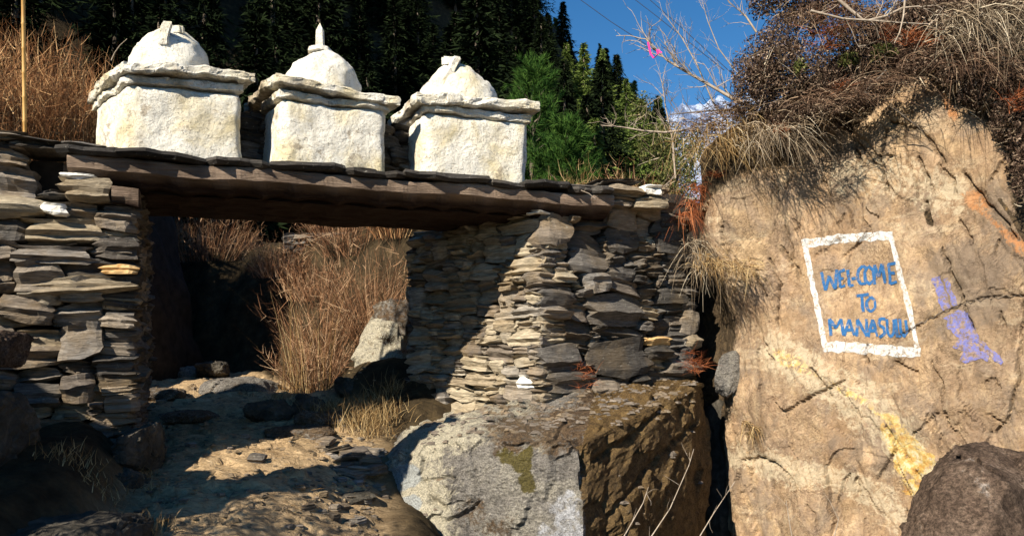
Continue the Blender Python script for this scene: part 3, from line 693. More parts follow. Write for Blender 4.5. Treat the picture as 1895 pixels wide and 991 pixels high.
def proj(V): return CX+FPX*V[:, 0]/V[:, 1], HY-FPX*V[:, 2]/V[:, 1]
def b_attrs(V):
    px, py = proj(V); f = lambda d, a, b_: sstep(b_, a, d)
    n = 14*noise(V, 4)
    left = f(px, 775, 900)*.85*f(py, 990, 700)
    cream = np.clip(left+.6*f(seg_dist(px, py, [(790, 810), (960, 770), (1000, 800)])+n, 20, 60)*.8, 0, .8)
    n = n+18*fbm(V, 7, 4, 5)
    brown = np.maximum(.62*f(seg_dist(px, py, [(940, 800), (1060, 790), (1180, 740), (1240, 690)])+n, 5, 85), .9*f(seg_dist(px, py, [(700, 780), (760, 770)])+n, 5, 30))
    brown = np.maximum(brown, .42*f(seg_dist(px, py, [(860, 950), (930, 975)])+n, 5, 45))
    ochre = sstep(-6, 10, px-1076-10*noise(V, 6)-6*noise(V, 17)-.25*(820-py)*(py < 820))*.75+.1*noise(V, 2)
    brown = np.maximum(brown, .68*sstep(14, -14, py+.6*n-np.interp(px, [1060, 1100, 1180, 1310], [800, 800, 752, 705]))*sstep(1040, 1090, px))
    moss = np.maximum(f(seg_dist(px, py, [(935, 845), (965, 860), (980, 835)])+.4*n, 8, 20), f(seg_dist(px, py, [(975, 885), (980, 900)])+.3*n, 7, 17))
    chalk = .52*f(seg_dist(px, py, [(1040, 940), (1060, 1000), (1025, 1000)])+n, 15, 50)
    blue = np.maximum(f(seg_dist(px, py, [(738, 885), (758, 880)]), 12, 30), f(seg_dist(px, py, [(738, 940), (765, 930)]), 8, 22))
    return [(k, 'POINT', np.clip(v, 0, 1)) for k, v in (('cream', cream), ('brown', brown), ('ochre', ochre), ('moss', moss*.66), ('chalk', chalk), ('blue', blue))]
bp = [P(700, 845, 8.3), P(770, 800, 7.75), P(782, 822, 7.25), P(930, 815, 6.85), P(1072, 825, 6.6), P(1180, 765, 7.6), P(1300, 712, 8.5), P(1312, 735, 8.6),
      P(770, 798, 8.5), P(900, 792, 8.9), P(1200, 722, 9.3), P(1280, 696, 9.3), P(760, 795, 9.9), P(1200, 735, 10.4),
      P(688, 890, 7.9), P(725, 985, 7.2), P(752, 1010, 7.0), P(775, 1150, 7.0), P(1078, 1150, 6.45), P(1290, 1150, 8.4), P(700, 1100, 8.3), P(1250, 1100, 10.4), P(760, 1000, 10)]
def b_cracks(V, N):
    px, py = proj(V); j = 5*noise(V, 9, 3)+2*noise(V, 26, 3); c = np.zeros(len(V))
    for pts_, dep, wd_ in [([(782, 888), (838, 880)], .04, 3), ([(798, 925), (815, 936)], .08, 7), ([(832, 962), (862, 948), (888, 932)], .06, 3.5), ([(1072, 815), (1082, 860), (1078, 900)], .07, 7), ([(1020, 800), (1026, 870), (1012, 930)], .03, 4),
                           ([(905, 800), (960, 812), (1060, 806)], .03, 5), ([(1100, 850), (1180, 800), (1230, 750)], .05, 5), ([(1130, 960), (1200, 860), (1290, 780)], .05, 4), ([(700, 850), (760, 845)], .03, 3), ([(870, 830), (880, 900), (868, 980)], .015, 2.5), ([(1150, 930), (1165, 990)], .05, 6), ([(1230, 930), (1260, 850)], .04, 4)]:
        c = np.maximum(c, dep*np.exp(-(seg_dist(px+j, py+j*.7, pts_)/wd_)**2))
    V = V-N*c[:, None]+N*(.010*np.abs(fbm(V*[1, 1, 2.5], 9, 3, 4.)))[:, None]; return V
base_boulder, BV, BF = hull_rock('boulder', bp, M_boulder, 6, .045, 3, b_attrs, True, crk=b_cracks)
tag(base_boulder, 'huge grey and ochre boulder with moss patches under the right pier', 'boulder')
def zero(names): return lambda V: [(k, 'POINT', np.zeros(len(V))) for k in names]
BA = ('cream', 'brown', 'ochre', 'moss', 'chalk', 'blue')
def cream_attrs(c=.5, br=.2): return lambda V: [(k, 'POINT', np.full(len(V), {'cream': c, 'brown': br}.get(k, 0.))) for k in BA]
o, _, _ = hull_rock('boulder', [P(652, 660, 10.8), P(690, 590, 11.0), P(735, 600, 10.9), P(765, 640, 11.1), P(780, 740, 11.1), P(745, 745, 10.6), P(690, 715, 10.6), P(655, 690, 10.7), P(720, 560, 11.6), P(790, 650, 11.7)], M_boulder, 4, .04, 8, cream_attrs(.55, .25))
tag(o, 'pale sunlit boulder with rusty plants beside the far side of the pier', 'boulder')
o, _, _ = hull_rock('boulder', [P(690, 565, 11.1), P(720, 555, 11.0), P(755, 560, 11.2), P(765, 620, 11.2), P(700, 600, 11.1), P(730, 560, 11.6), P(750, 620, 10.9)], M_boulder, 3, .04, 9, cream_attrs(.0, .45))
tag(o, 'small grey boulder leaning on the pale boulder behind the pier', 'boulder')
o, _, _ = hull_rock('boulder', [P(1668, 1000, 4.3), P(1700, 905, 4.35), P(1760, 812, 4.5), P(1850, 806, 4.6), P(1990, 850, 4.5), P(2050, 1100, 4.2), P(1650, 1150, 4.2), P(1780, 830, 5.3), P(1950, 900, 5.6), P(1760, 870, 4.1), P(1860, 900, 3.9), P(1750, 1150, 3.8), P(1960, 1150, 3.9), P(1800, 1100, 5.5)], M_brownrock, 5, .07, 12, None, True, sc=1.3)
tag(o, 'rough dark brown boulder in the bottom right corner', 'boulder')
o, _, _ = hull_rock('boulder', [P(1322, 700, 8.7), P(1330, 665, 8.7), P(1362, 648, 8.75), P(1376, 672, 8.8), P(1372, 715, 8.7), P(1345, 735, 8.65), P(1325, 725, 8.8), P(1355, 660, 9.2), P(1345, 730, 9.2)], M_boulder, 4, .02, 14, cream_attrs(.1, .1))
tag(o, 'grey slab of rock wedged in the cleft between pier and cliff', 'boulder')
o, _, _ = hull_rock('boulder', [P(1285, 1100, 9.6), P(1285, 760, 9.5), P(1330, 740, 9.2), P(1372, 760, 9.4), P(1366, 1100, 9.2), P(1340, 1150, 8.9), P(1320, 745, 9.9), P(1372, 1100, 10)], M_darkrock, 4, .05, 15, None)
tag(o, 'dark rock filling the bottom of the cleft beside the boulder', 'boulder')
# rocks along the path (pixel outline centre, half sizes, depth)
def path_rock(px, py, Y, sx, sy, sz, mat, seed, label, cat='rock', group=None, attrs=None, cuts=4):
    r = random.Random(seed); pts = []; c = P(px, py, Y)
    for k in range(22):
        v = Vector((r.gauss(0, 1), r.gauss(0, 1), r.gauss(0, 1))).normalized()
        v = Vector([math.copysign(abs(q)**.6, q) for q in v]); pts.append(c+Vector((v.x*sx, v.y*sy, v.z*sz)))
    o, _, _ = hull_rock('rock', pts, mat, cuts, min(sx, sz)*.16, seed, attrs, True, sc=1.6/max(sx, .3)); return tag(o, label, cat, group)
CA = cream_attrs(.15, .25)
for a in [(500, 765, 9.0, .27, .3, .15, M_darkrock, 1, 'dark rounded rock on the path edge below the brown bush'),
          (575, 755, 9.3, .20, .3, .20, M_darkrock, 2, 'dark leaning rock at the path edge, right of the rounded rock'),
          (452, 715, 10.8, .52, .6, .12, M_boulder, 3, 'broad flat bedrock hump crossing the path at its top'),
          (330, 690, 12.5, .5, .4, .10, M_boulder, 4, 'low grey ledge at the far left end of the path'),
          (395, 684, 12.2, .25, .3, .13, M_darkrock, 5, 'grey lump at the far end of the path'),
          (5, 830, 5.6, .11, .4, .40, M_darkrock, 6, 'dark lichen spotted rock at the left edge of the picture'),
          (5, 645, 5.95, .10, .3, .14, M_brownrock, 7, 'brown rock against the left pier at the picture edge'),
          (140, 1000, 4.9, .42, .4, .14, M_darkrock, 8, 'flat grey rock in the bottom left corner'),
          (640, 715, 10.2, .13, .2, .12, M_darkrock, 9, 'dark mossy rock under the pale boulder'),
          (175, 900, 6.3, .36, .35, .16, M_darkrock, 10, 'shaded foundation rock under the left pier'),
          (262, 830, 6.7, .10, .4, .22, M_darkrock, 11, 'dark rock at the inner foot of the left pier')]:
    path_rock(*a[:9], attrs=CA if a[6] == M_boulder else None)
r = random.Random(5)
slates = [(625, 830, 7.75, .12), (655, 838, 7.7, .13), (682, 850, 7.6, .11), (640, 862, 7.5, .15), (668, 878, 7.4, .14), (690, 838, 7.8, .1), (612, 842, 7.7, .08), (650, 898, 7.3, .12), (690, 868, 7.4, .1), (628, 886, 7.35, .1), (600, 822, 7.9, .09)]
for i, (px, py, Y, sz) in enumerate(slates):
    c = P(px, py, Y); c.z = max(c.z, gz(c.x, c.y)+.01); o = bpy.data.objects.new('slate_piece', stone_data(i % 20, M_slate if i % 3 else M_slateD)); col.objects.link(o)
    o.location = c; o.scale = (sz*2, sz*1.6, .05+.02*(i % 3)); o.rotation_euler = (r.gauss(0, .12), r.gauss(0, .2), r.uniform(-.5, .5))
    tag(o, 'flat slate piece lying in the loose heap at the right path edge', 'slate', 'slates heaped along the right edge of the path')
for i in range(230):
    px, Y = (r.uniform(250, 690), r.uniform(5.6, 11.5)) if i % 2 else (r.gauss(640, 40), r.uniform(6.2, 9)); x = Xp(px, Y); z = gz(x, Y)
    s = r.choice([.01, .015, .02, .03, .05]); o = bpy.data.objects.new('pebble', stone_data(r.randrange(20), M_slate)); col.objects.link(o)
    o.location = (x, Y, z+s*.2); o.scale = (s*2, s*1.5, s); o.rotation_euler = (0, 0, r.uniform(0, 3)); tag(o, 'small loose stone lying on the path under the gateway', 'stone', 'loose stones on the path')
o = bpy.data.objects.new('rock', stone_data(6, M_slateD)); col.objects.link(o); c = P(476, 888, 7.0); o.location = (c.x, c.y, gz(c.x, c.y)+.03); o.scale = (.13, .1, .08); tag(o, 'small dark stone alone in the middle of the path', 'rock')

# unseen rock mass added at the left so its shade crosses the foreground
pts = [(-10, .5, -1.8), (-4.6, .8, -1.7), (-9, 1.5, 3), (-5.3, 1.8, 1.7), (-4.7, 2.2, 1.15), (-10, 2.8, -1.8), (-3.95, 3.2, -1.7), (-4.0, 4.5, -1.7), (-10, 5.0, -1.7), (-9.5, 3.6, 3.4), (-6.6, 3.9, 2.4), (-5.4, 3.9, 1.7), (-4.7, 3.9, 1.05), (-4.1, 3.9, .95), (-6, 4.6, 1.2), (-9.5, 4.6, 2.8), (-4.1, 3.3, .6)]
o, _, _ = hull_rock('rock_outcrop', [Vector(p) for p in pts], M_darkrock, 4, .10, 21, None)
tag(o, 'dark rock outcrop beyond the left edge, shading the foreground', 'rock outcrop')

# ------------------------------------------------------------------ cliff with the painted greeting
plan = np.array([(-.5, 13.2), (1.0, 11.6), (1.95, 10.3), (2.38, 9.4), (2.36, 8.78), (2.62, 8.36), (4.17, 6.55), (5.3, 5.2), (7.5, 3.6), (11, 2)])
sl = np.concatenate([[0], np.cumsum(np.linalg.norm(np.diff(plan, axis=0), axis=1))])
na, nb = 560, 330
aa = np.concatenate([np.linspace(0, sl[3], 50, endpoint=False), np.linspace(sl[3], sl[7], 430, endpoint=False), np.linspace(sl[7], sl[-1], 80)])
bb = np.concatenate([np.linspace(-2.6, -1.7, 10, endpoint=False), np.linspace(-1.7, 3.2, 270, endpoint=False), np.linspace(3.2, 7.5, 50)])
AA, BB = np.meshgrid(aa, bb, indexing='ij')
def plan_at(a):
    x = sum(np.interp(a+o_, sl, plan[:, 0]) for o_ in (-.12, -.06, 0, .06, .12))/5; y = sum(np.interp(a+o_, sl, plan[:, 1]) for o_ in (-.12, -.06, 0, .06, .12))/5; return x, y
PX_, PY_ = plan_at(AA); QX, QY = plan_at(AA+.05); RX, RY = plan_at(AA-.05)
tx, ty = QX-RX, QY-RY; tn = np.hypot(tx, ty)+1e-9; nxo, nyo = ty/tn, -tx/tn       # outward (towards the viewer, left)
ztop = np.interp(AA, [0, sl[2], sl[3], sl[4], sl[5], sl[5]+.9, sl[5]+1.5, sl[6], sl[7], sl[-1]], [1.5, 1.7, 2.0, 2.28, 2.42, 2.5, 2.62, 2.35, 2.1, 2.0])
over = np.clip(BB-ztop, 0, None); up = np.minimum(BB, ztop)+over*np.interp(AA, [sl[2], sl[3], sl[4], sl[5]], [.05, .25, .62, .80])
back = .16*(up+.5)*(up > -.5)+over*.95
p3 = np.stack([AA*1.0, BB*1.0, 0*AA], -1)
back = back-.62*sstep(.2, 1.5, BB)*sstep(1.0, .1, np.abs(AA-sl[4]+.1))          # brow over the cleft
shear = np.stack([AA+.45*BB, BB-.3*AA, 0*AA], -1)
calm = 1-.6*np.exp(-((AA-sl[5]-.75)**2+(BB-.45)**2)/.5)
cell = np.floor(3*fbm(shear*[1.5, .9, 1], .9, 2, 44.))/3
disp = .13*fbm(p3, .7, 3, 4.)+calm*(.06*facets(shear*[1.3, .7, 1]+.25*np.stack([fbm(p3, 1.5, 3, 1.), fbm(p3, 1.5, 3, 8.), 0*AA], -1), .95, 3, .8)+.06*facets(shear*[1.6, .8, 1]+.1*np.stack([fbm(p3, 4, 3, 1.), fbm(p3, 4, 3, 8.), 0*AA], -1), 2.4, 5)*.3+.03*np.abs(fbm(shear*[2.6, .7, 1], 1.6, 3, 15.)))+.006*fbm(shear, 6, 3, 3.)+.012*np.abs(fbm(shear*[2, 1, 1], 5, 4, 13.))

# calmer where the greeting is painted
off = disp*.85
XX = PX_+nxo*(off-back); YY = PY_+nyo*(off-back); ZZ = up+.03*fbm(p3, 2.5, 3, 7.)
V = np.stack([XX, YY, ZZ], -1).reshape(-1, 3)
px, py = proj(V); n = 22*noise(V, 2.5, 5)
cracks = [[(1560, 205), (1575, 255), (1592, 300)], [(1500, 215), (1512, 262)], [(1650, 225), (1700, 240), (1722, 262), (1745, 300)], [(1788, 325), (1820, 370), (1850, 400), (1882, 442)], [(1712, 375), (1722, 415)], [(1700, 292), (1716, 332)],
          [(1562, 440), (1535, 452), (1508, 474)], [(1604, 438), (1585, 452), (1560, 474)], [(1660, 625), (1700, 600), (1745, 578), (1790, 560), (1840, 550), (1900, 546)], [(1420, 478), (1442, 525), (1436, 605)], [(1640, 788), (1656, 832), (1626, 884)],
          [(1894, 560), (1882, 700), (1862, 780), (1840, 802)], [(1372, 850), (1405, 848), (1440, 862)], [(1332, 420), (1346, 520)], [(1600, 640), (1603, 670)], [(1450, 760), (1560, 705)], [(1740, 460), (1775, 540), (1800, 610)], [(1640, 240), (1625, 300), (1640, 350)]]
rc = random.Random(9)
for _ in range(46):
    x0, y0 = rc.uniform(1370, 1890), rc.uniform(250, 960)
    if 1470 < x0 < 1710 and 420 < y0 < 670: continue
    a_ = rc.choice([1.1, 2.0, .45, 1.3])+rc.gauss(0, .2); l_ = rc.uniform(18, 75); cracks.append([(x0, y0), (x0+l_*.5*math.cos(a_)+rc.gauss(0, 5), y0+l_*.5*math.sin(a_)+rc.gauss(0, 5)), (x0+l_*math.cos(a_), y0+l_*math.sin(a_))])
pj, qj = px+5*noise(V, 9, 2)+2*noise(V, 25, 2), py+5*noise(V, 9, 22)+2*noise(V, 25, 12)
carve = np.zeros(len(V))
for ci, c_ in enumerate(cracks):
    d_ = seg_dist(pj, qj, c_); dep = .07 if ci < 18 else .045
    if ci in (6, 7, 8): dep = .03
    carve = np.maximum(carve, dep*np.exp(-(d_/2.1)**2)+dep*.25*sstep(14, 0, d_)*(ci < 18))
V[:, 0] -= (nxo.ravel())*carve; V[:, 1] -= (nyo.ravel())*carve
f = lambda d, a, b_: sstep(b_, a, d)
yellow = np.maximum(.40*f(seg_dist(px, py, [(1435, 650), (1500, 690), (1590, 740), (1640, 780), (1690, 850)])+n, 3, 26), .43*f(seg_dist(px, py, [(1640, 780), (1720, 860), (1700, 900)])+n, 6, 40))
yellow = np.maximum(yellow, .52*f(seg_dist(px, py, [(1630, 790), (1680, 845), (1720, 850)])+1.5*n, 0, 30))
pale = .9*np.maximum(.46*f(seg_dist(px, py, [(1430, 640), (1550, 720), (1680, 820)])+n, 20, 80), .42*f(seg_dist(px, py, [(1560, 320), (1640, 330), (1760, 360)])+n, 15, 90))
pale = np.maximum(pale, .44*f(seg_dist(px, py, [(1370, 850), (1560, 880), (1660, 960)])+n, 10, 60)); pale = np.maximum(pale, .95*f(seg_dist(px, py, [(1755, 352), (1775, 358)]), 6, 16))
orange = .74*np.maximum.reduce([.62*f(seg_dist(px, py, [(1745, 175), (1765, 215)])+.5*n, 6, 22), .62*f(seg_dist(px, py, [(1805, 185), (1812, 215)])+.5*n, 6, 18), .55*f(seg_dist(px, py, [(1805, 370), (1850, 420), (1895, 460)])+n, 6, 34), .5*f(seg_dist(px, py, [(1490, 250), (1500, 270)])+n, 5, 25)])
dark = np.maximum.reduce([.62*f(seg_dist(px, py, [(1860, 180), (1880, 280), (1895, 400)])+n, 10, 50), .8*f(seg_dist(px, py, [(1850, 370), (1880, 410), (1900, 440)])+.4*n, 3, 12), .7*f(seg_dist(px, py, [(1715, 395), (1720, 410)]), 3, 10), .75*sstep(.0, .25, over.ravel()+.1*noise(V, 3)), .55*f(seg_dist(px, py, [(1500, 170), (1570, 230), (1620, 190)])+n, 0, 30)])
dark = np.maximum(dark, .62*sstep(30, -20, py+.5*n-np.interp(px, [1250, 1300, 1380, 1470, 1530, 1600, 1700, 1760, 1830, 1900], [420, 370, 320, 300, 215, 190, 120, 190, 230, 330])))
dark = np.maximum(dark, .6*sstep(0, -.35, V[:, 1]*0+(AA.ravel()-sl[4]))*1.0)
me = mesh_np('cliff', V, grid_faces(len(aa), len(bb)), [(k, 'POINT', v) for k, v in (('yellow', yellow), ('pale', pale), ('orange', orange), ('dark', dark))], False)
cliff = tag(link('cliff', me, M_cliff), kind='structure')
bv_cliff = BVHTree.FromPolygons([Vector(v) for v in V.tolist()], grid_faces(len(aa), len(bb)).tolist())
bv_boul = BVHTree.FromPolygons([Vector(v) for v in BV.tolist()], BF.tolist())
def hit(px, py, bv=None):
    d = Vector(((px-CX)/FPX, 1, (HY-py)/FPX)).normalized()
    best = None
    for b_ in ([bv] if bv else [bv_cliff, bv_boul]):
        h = b_.ray_cast(Vector((0, 0, 0)), d)
        if h[0] is not None and (best is None or h[3] < best[3]): best = h
    return best
def stroke(name, pts, width, mat, lift=.006, seed=0, parent=None, rag=.22):
    """a brush stroke laid on the cliff surface; pts in photo pixels, width in pixels"""
    P2 = [np.array(p, float) for p in pts]; S = []
    for a, b_ in zip(P2[:-1], P2[1:]):
        n_ = max(1, int(np.linalg.norm(b_-a)/2.0)); S += [a+(b_-a)*k/n_ for k in range(n_)]
    S.append(P2[-1]); S = np.array(S)
    for _ in range(2): S[1:-1] = (S[:-2]+2*S[1:-1]+S[2:])/4
    T = np.gradient(S, axis=0); T /= np.linalg.norm(T, axis=1)[:, None]+1e-9; Nn = np.stack([-T[:, 1], T[:, 0]], -1)
    k = len(S); t = np.arange(k); sd = seed*3.1
    wl = width/2*(1+rag*np.array([noise(np.array([[q*.13, sd, 0]]))[0]*1.5 for q in t])); wr_ = width/2*(1+rag*np.array([noise(np.array([[q*.15, sd+9, 4]]))[0]*1.5 for q in t]))
    rows = max(3, int(width/2.2)); V, ok = [], True
    for i in range(k):
        for j in range(rows+1):
            f_ = j/rows; q = S[i]+Nn[i]*(-wl[i]+(wl[i]+wr_[i])*f_)
            h = hit(q[0], q[1], bv_cliff)
            if h is None or h[0] is None: h = (P(q[0], q[1], 7.5), Vector((0, -1, 0)))
            nn = h[1] if h[1].dot(h[0]) < 0 else -h[1]
            V.append(tuple(h[0]+nn*lift))
    o = link(name, mesh_np(name, np.array(V), grid_faces(k, rows+1), None, True), mat, None); child(o, parent) if parent else None
    return o
sign = empty('painted_sign', tuple(hit(1600, 550)[0]), 'blue WEL-COME TO MANASULU lettering in a white painted frame on the cliff', 'painted sign')
stroke('frame_edge', [(1484, 452), (1540, 443), (1600, 438), (1652, 436)], 16, M_pwhite, .003, 1, sign, .3)
stroke('frame_edge', [(1489, 447), (1503, 520), (1517, 590), (1529, 650)], 10, M_pwhite, .0035, 2, sign, .3)
stroke('frame_edge', [(1524, 640), (1580, 643), (1640, 648), (1704, 652)], 19, M_pwhite, .004, 3, sign, .3)
stroke('frame_edge', [(1648, 436), (1665, 500), (1684, 575), (1700, 655)], 9.5, M_pwhite, .0045, 4, sign, .3)
L = {  # strokes of each letter in photo pixels
 'W': [[(1520, 503), (1528, 537)], [(1528, 537), (1535, 510)], [(1535, 512), (1546, 534)], [(1546, 534), (1549, 498)]],
 'E': [[(1553, 501), (1555, 531)], [(1553, 502), (1564, 499)], [(1554, 516), (1562, 514)], [(1555, 531), (1565, 528)]],
 'L': [[(1569, 499), (1572, 529)], [(1572, 529), (1580, 527)]],
 '-': [[(1576, 516), (1588, 514)]],
 'C': [[(1605, 497), (1597, 492), (1589, 499), (1587, 514), (1593, 526), (1603, 524)]],
 'O': [[(1606, 493), (1600, 503), (1602, 520), (1610, 526), (1618, 517), (1617, 500), (1607, 492)]],
 'M': [[(1619, 526), (1619, 490)], [(1619, 490), (1627, 512)], [(1627, 512), (1633, 488)], [(1633, 488), (1639, 524)]],
 'E2': [[(1645, 488), (1648, 525)], [(1644, 489), (1658, 486)], [(1647, 505), (1657, 504)], [(1648, 525), (1661, 521)]],
 'T': [[(1584, 547), (1608, 545)], [(1595, 546), (1598, 577)]],
 'O2': [[(1612, 549), (1604, 558), (1605, 571), (1612, 577), (1620, 569), (1619, 555), (1612, 549)]],
 'M2': [[(1538, 621), (1535, 590)], [(1535, 590), (1547, 607)], [(1547, 607), (1557, 590)], [(1557, 590), (1562, 621)]],
 'A': [[(1562, 621), (1572, 591)], [(1572, 591), (1582, 620)], [(1565, 611), (1579, 610)]],
 'N': [[(1586, 622), (1587, 591)], [(1587, 591), (1605, 622)], [(1605, 622), (1604, 590)]],
 'A2': [[(1607, 623), (1616, 591)], [(1616, 591), (1624, 622)], [(1610, 612), (1622, 611)]],
 'S': [[(1639, 590), (1629, 590), (1626, 600), (1636, 606), (1638, 617), (1628, 624)]],
 'U': [[(1642, 590), (1643, 614), (1649, 624), (1655, 616), (1655, 591)]],
 'L2': [[(1658, 590), (1661, 623)], [(1661, 623), (1668, 621)]],
 'U2': [[(1665, 590), (1668, 614), (1674, 623), (1679, 614), (1676, 592)]]}
for i, (k, sts) in enumerate(L.items()):
    for j, s_ in enumerate(sts): stroke('letter_stroke', s_, 5.6 if k != '-' else 5.5, M_pblue, .0052+.0009*j+.0004*(i % 2), 20+i*5+j, sign, .25)
sm = empty('paint_smear', tuple(hit(1775, 600)[0]), 'violet blue smear of faded paint right of the framed lettering', 'paint smear')
for j, (s_, w_) in enumerate([([(1733, 512), (1742, 545), (1752, 572)], 17), ([(1750, 515), (1762, 550), (1768, 565)], 9), ([(1762, 580), (1785, 620), (1800, 668)], 36), ([(1785, 580), (1808, 630), (1855, 672)], 12), ([(1795, 650), (1830, 660)], 13)]):
    stroke('smear_stroke', s_, w_, M_pviolet, .003+.0012*j, 90+j, sm, .5)
# open cracks in the cliff: thin dark recessed seams laid as twig-like roots
# ------------------------------------------------------------------ vegetation
def ribbons(roots, dirs, lens, widths, segs=3, grav=(0, 0, 0), curl=.25, seed=0):
    r = np.random.default_rng(seed); N = len(roots); d = dirs/np.linalg.norm(dirs, axis=1)[:, None]
    side = np.cross(d, r.normal(size=(N, 3))); side /= np.linalg.norm(side, axis=1)[:, None]+1e-9
    cv = np.cross(d, side)*r.normal(0, curl, (N, 1))+side*0; g = np.array(grav)
    V = np.zeros((N, segs+1, 2, 3)); tip = None
    for k in range(segs+1):
        t = k/segs; c = roots+lens[:, None]*(d*t+cv*t*t+g*t*t); wk = (widths*(1-.85*t))[:, None]*.5
        V[:, k, 0] = c-side*wk; V[:, k, 1] = c+side*wk
    b = (np.arange(N)*(segs+1)*2)[:, None]+np.arange(segs)[None]*2
    F = np.stack([b, b+1, b+3, b+2], -1).reshape(-1, 4)
    return V.reshape(-1, 3), F, np.repeat(r.random(N), segs)
def join(parts):
    Vs, Fs, As, n = [], [], [], 0
    for V, F, A in parts: Vs.append(V); Fs.append(F+n); As.append(A); n += len(V)
    return np.concatenate(Vs), np.concatenate(Fs), np.concatenate(As)
def foliage(name, VFA, mat, parent=None):
    V, F, A = VFA; o = link(name, mesh_np(name, V, F, [('v', 'FACE', A)]), mat)
    if parent: child(o, parent)
    return o
def bez(roots, dirs, lens, t, grav, cv=0): return roots+lens[:, None]*(dirs*t[:, None]+np.array(grav)*t[:, None]**2)
def unit(a): return a/(np.linalg.norm(a, axis=-1, keepdims=True)+1e-9)
def bush(name, label, cat, c, rx, ry, h, n1, n2, mat, seed, up=1.2, w1=.010, w2=.005, l2=.35, stemmat=None, group=None, spread=.8, grav=(0, 0, 0), zvar=.25, lean=(0, 0, 0)):
    """upright twiggy bush: stems from the foot, side twigs along them"""
    r = np.random.default_rng(seed); t = empty(name, c, label, cat, group)
    a = r.uniform(0, 2*math.pi, n1); q = np.sqrt(r.random(n1))
    roots = np.stack([c[0]+rx*q*np.cos(a), c[1]+ry*q*np.sin(a), np.full(n1, c[2])], -1)
    if zvar == 'ground': roots[:, 2] = terrain_h(roots[:, 0], roots[:, 1])-.03
    dirs = unit(np.stack([np.cos(a)*q*spread+r.normal(0, .22, n1), np.sin(a)*q*spread+r.normal(0, .22, n1), np.full(n1, up)], -1)+np.array(lean))
    lens = h*r.uniform(.55, 1.05, n1)*(1.05-.3*q)
    V1 = ribbons(roots, dirs, lens, np.full(n1, w1), 4, grav, .12, seed)
    i = r.integers(0, n1, n2); tt = r.uniform(.12, 1, n2)
    rt = bez(roots[i], dirs[i], lens[i], tt, grav); dd = unit(dirs[i]*.8+r.normal(0, .62, (n2, 3)))
    V2 = ribbons(rt, dd, l2*h*r.uniform(.3, 1, n2)*(1.1-.6*tt), w2*r.uniform(.6, 1.5, n2), 3, (0, 0, .15), .5, seed+1)
    foliage('stems', V1, stemmat or mat, t); foliage('twigs', V2, mat, t); return t
# willow-like scrub behind the left pier
for i, (px, Y, rx, hh, n1) in enumerate([(20, 11.0, .9, 2.1, 460), (95, 11.3, .8, 2.0, 440), (150, 11.6, .55, 1.85, 300), (-60, 11.2, 1.0, 2.2, 300)]):
    labs = ['tall reddish dry scrub behind the bamboo pole', 'reddish brown twiggy scrub right of the bamboo pole', 'dry twig scrub just left of the first shrine', 'dry scrub running out of the picture at the left edge']
    bush('dry_scrub', labs[i], 'bush', (Xp(px, Y), Y, 2.25), rx, .7, hh+.12, n1, n1*13, M_willow, 100+i, 1.3, .010, .0065, .32, group='dry scrub behind the left pier', spread=.35)
# terrace of earth those bushes stand on
o, _, _ = hull_rock('earth_bank', [Vector(p) for p in [(-11, 9.9, -1), (-5.2, 10.8, -1), (-5.0, 13, -.9), (-11, 14, -1), (-11, 10.2, 2.2), (-6.4, 10.7, 2.3), (-5.5, 11.0, 2.2), (-5.4, 12.8, 2.2), (-11, 13.5, 2.4)]], M_core, 4, .06, 31, None)
tag(o, 'dark earth bank behind the left pier carrying the dry scrub', 'earth bank')
# bushes seen through the opening
bl = [('dense rounded brown bush in the middle of the opening', 585, 705, 10.9, .50, .5, 1.0, 200), ('brown bush with tall bare stalks behind the rounded one', 600, 640, 11.6, .5, .5, 1.6, 120),
      ('brown bush against the right side of the opening', 700, 600, 11.6, .55, .5, 1.7, 220), ('pale twiggy bush below the beam, right', 735, 560, 12.4, .6, .5, 1.6, 200), ('brown brush on the bank top under the beam', 640, 560, 12.8, .7, .5, 1.4, 170),
      ('low brown brush clothing the bank left of the rounded bush', 590, 540, 12.6, .9, .7, .8, 240), ('thin brown brush on the bank between the far wall and the beam', 520, 480, 13.3, .8, .5, .8, 180),
      ('shaded brown scrub high in the left of the opening', 380, 500, 14.8, 1.3, .6, 1.1, 300)]
for i, (lb, px, py, Y, rx, ry, hh, n1) in enumerate(bl):
    x = Xp(px, Y); z = max(gz(x, Y)-.05, (HY-py)/FPX*Y-.3) if i else gz(x, Y)-.02
    bush('brown_bush', lb, 'bush', (x, Y, z), rx*.55, ry*.6, hh, n1, n1*9, M_brush if i != 3 else M_willow, 200+i, 1.1, .009, .0052, .30, group='brown bushes behind the gateway', spread=.75)
# tall straw stalks
def grass(name, label, pts, n, h, mat, seed, spread=.25, grav=(0, 0, -.25), w=.006, up=1.0, cat='dry grass', group=None, jit=.05, out=None):
    r = np.random.default_rng(seed); pts = np.array([tuple(p) for p in pts]); i = r.integers(0, len(pts), n)
    roots = pts[i]+r.normal(0, jit, (n, 3)); roots[:, 2] = pts[i][:, 2]+r.normal(0, jit*.3, n)
    d = np.stack([r.normal(0, spread, n), r.normal(0, spread, n), np.full(n, up)], -1)
    if out is not None: d = d+np.array(out)
    VFA = ribbons(roots, unit(d), h*r.uniform(.15, 1.15, n), np.full(n, w), 4, grav, .3, seed)
    o = foliage(name, VFA, mat); recenter(o, tuple(pts.mean(0))); return tag(o, label, cat, group)
def gp(px, Y): x = Xp(px, Y); return (x, Y, gz(x, Y)-.01)
grass('dry_grass', 'straw stalks rising out of the brown bush in the opening', [gp(p, 10.6) for p in (530, 550, 570, 600)], 90, 1.5, M_straw, 1, .12, (0, 0, -.05), .008)
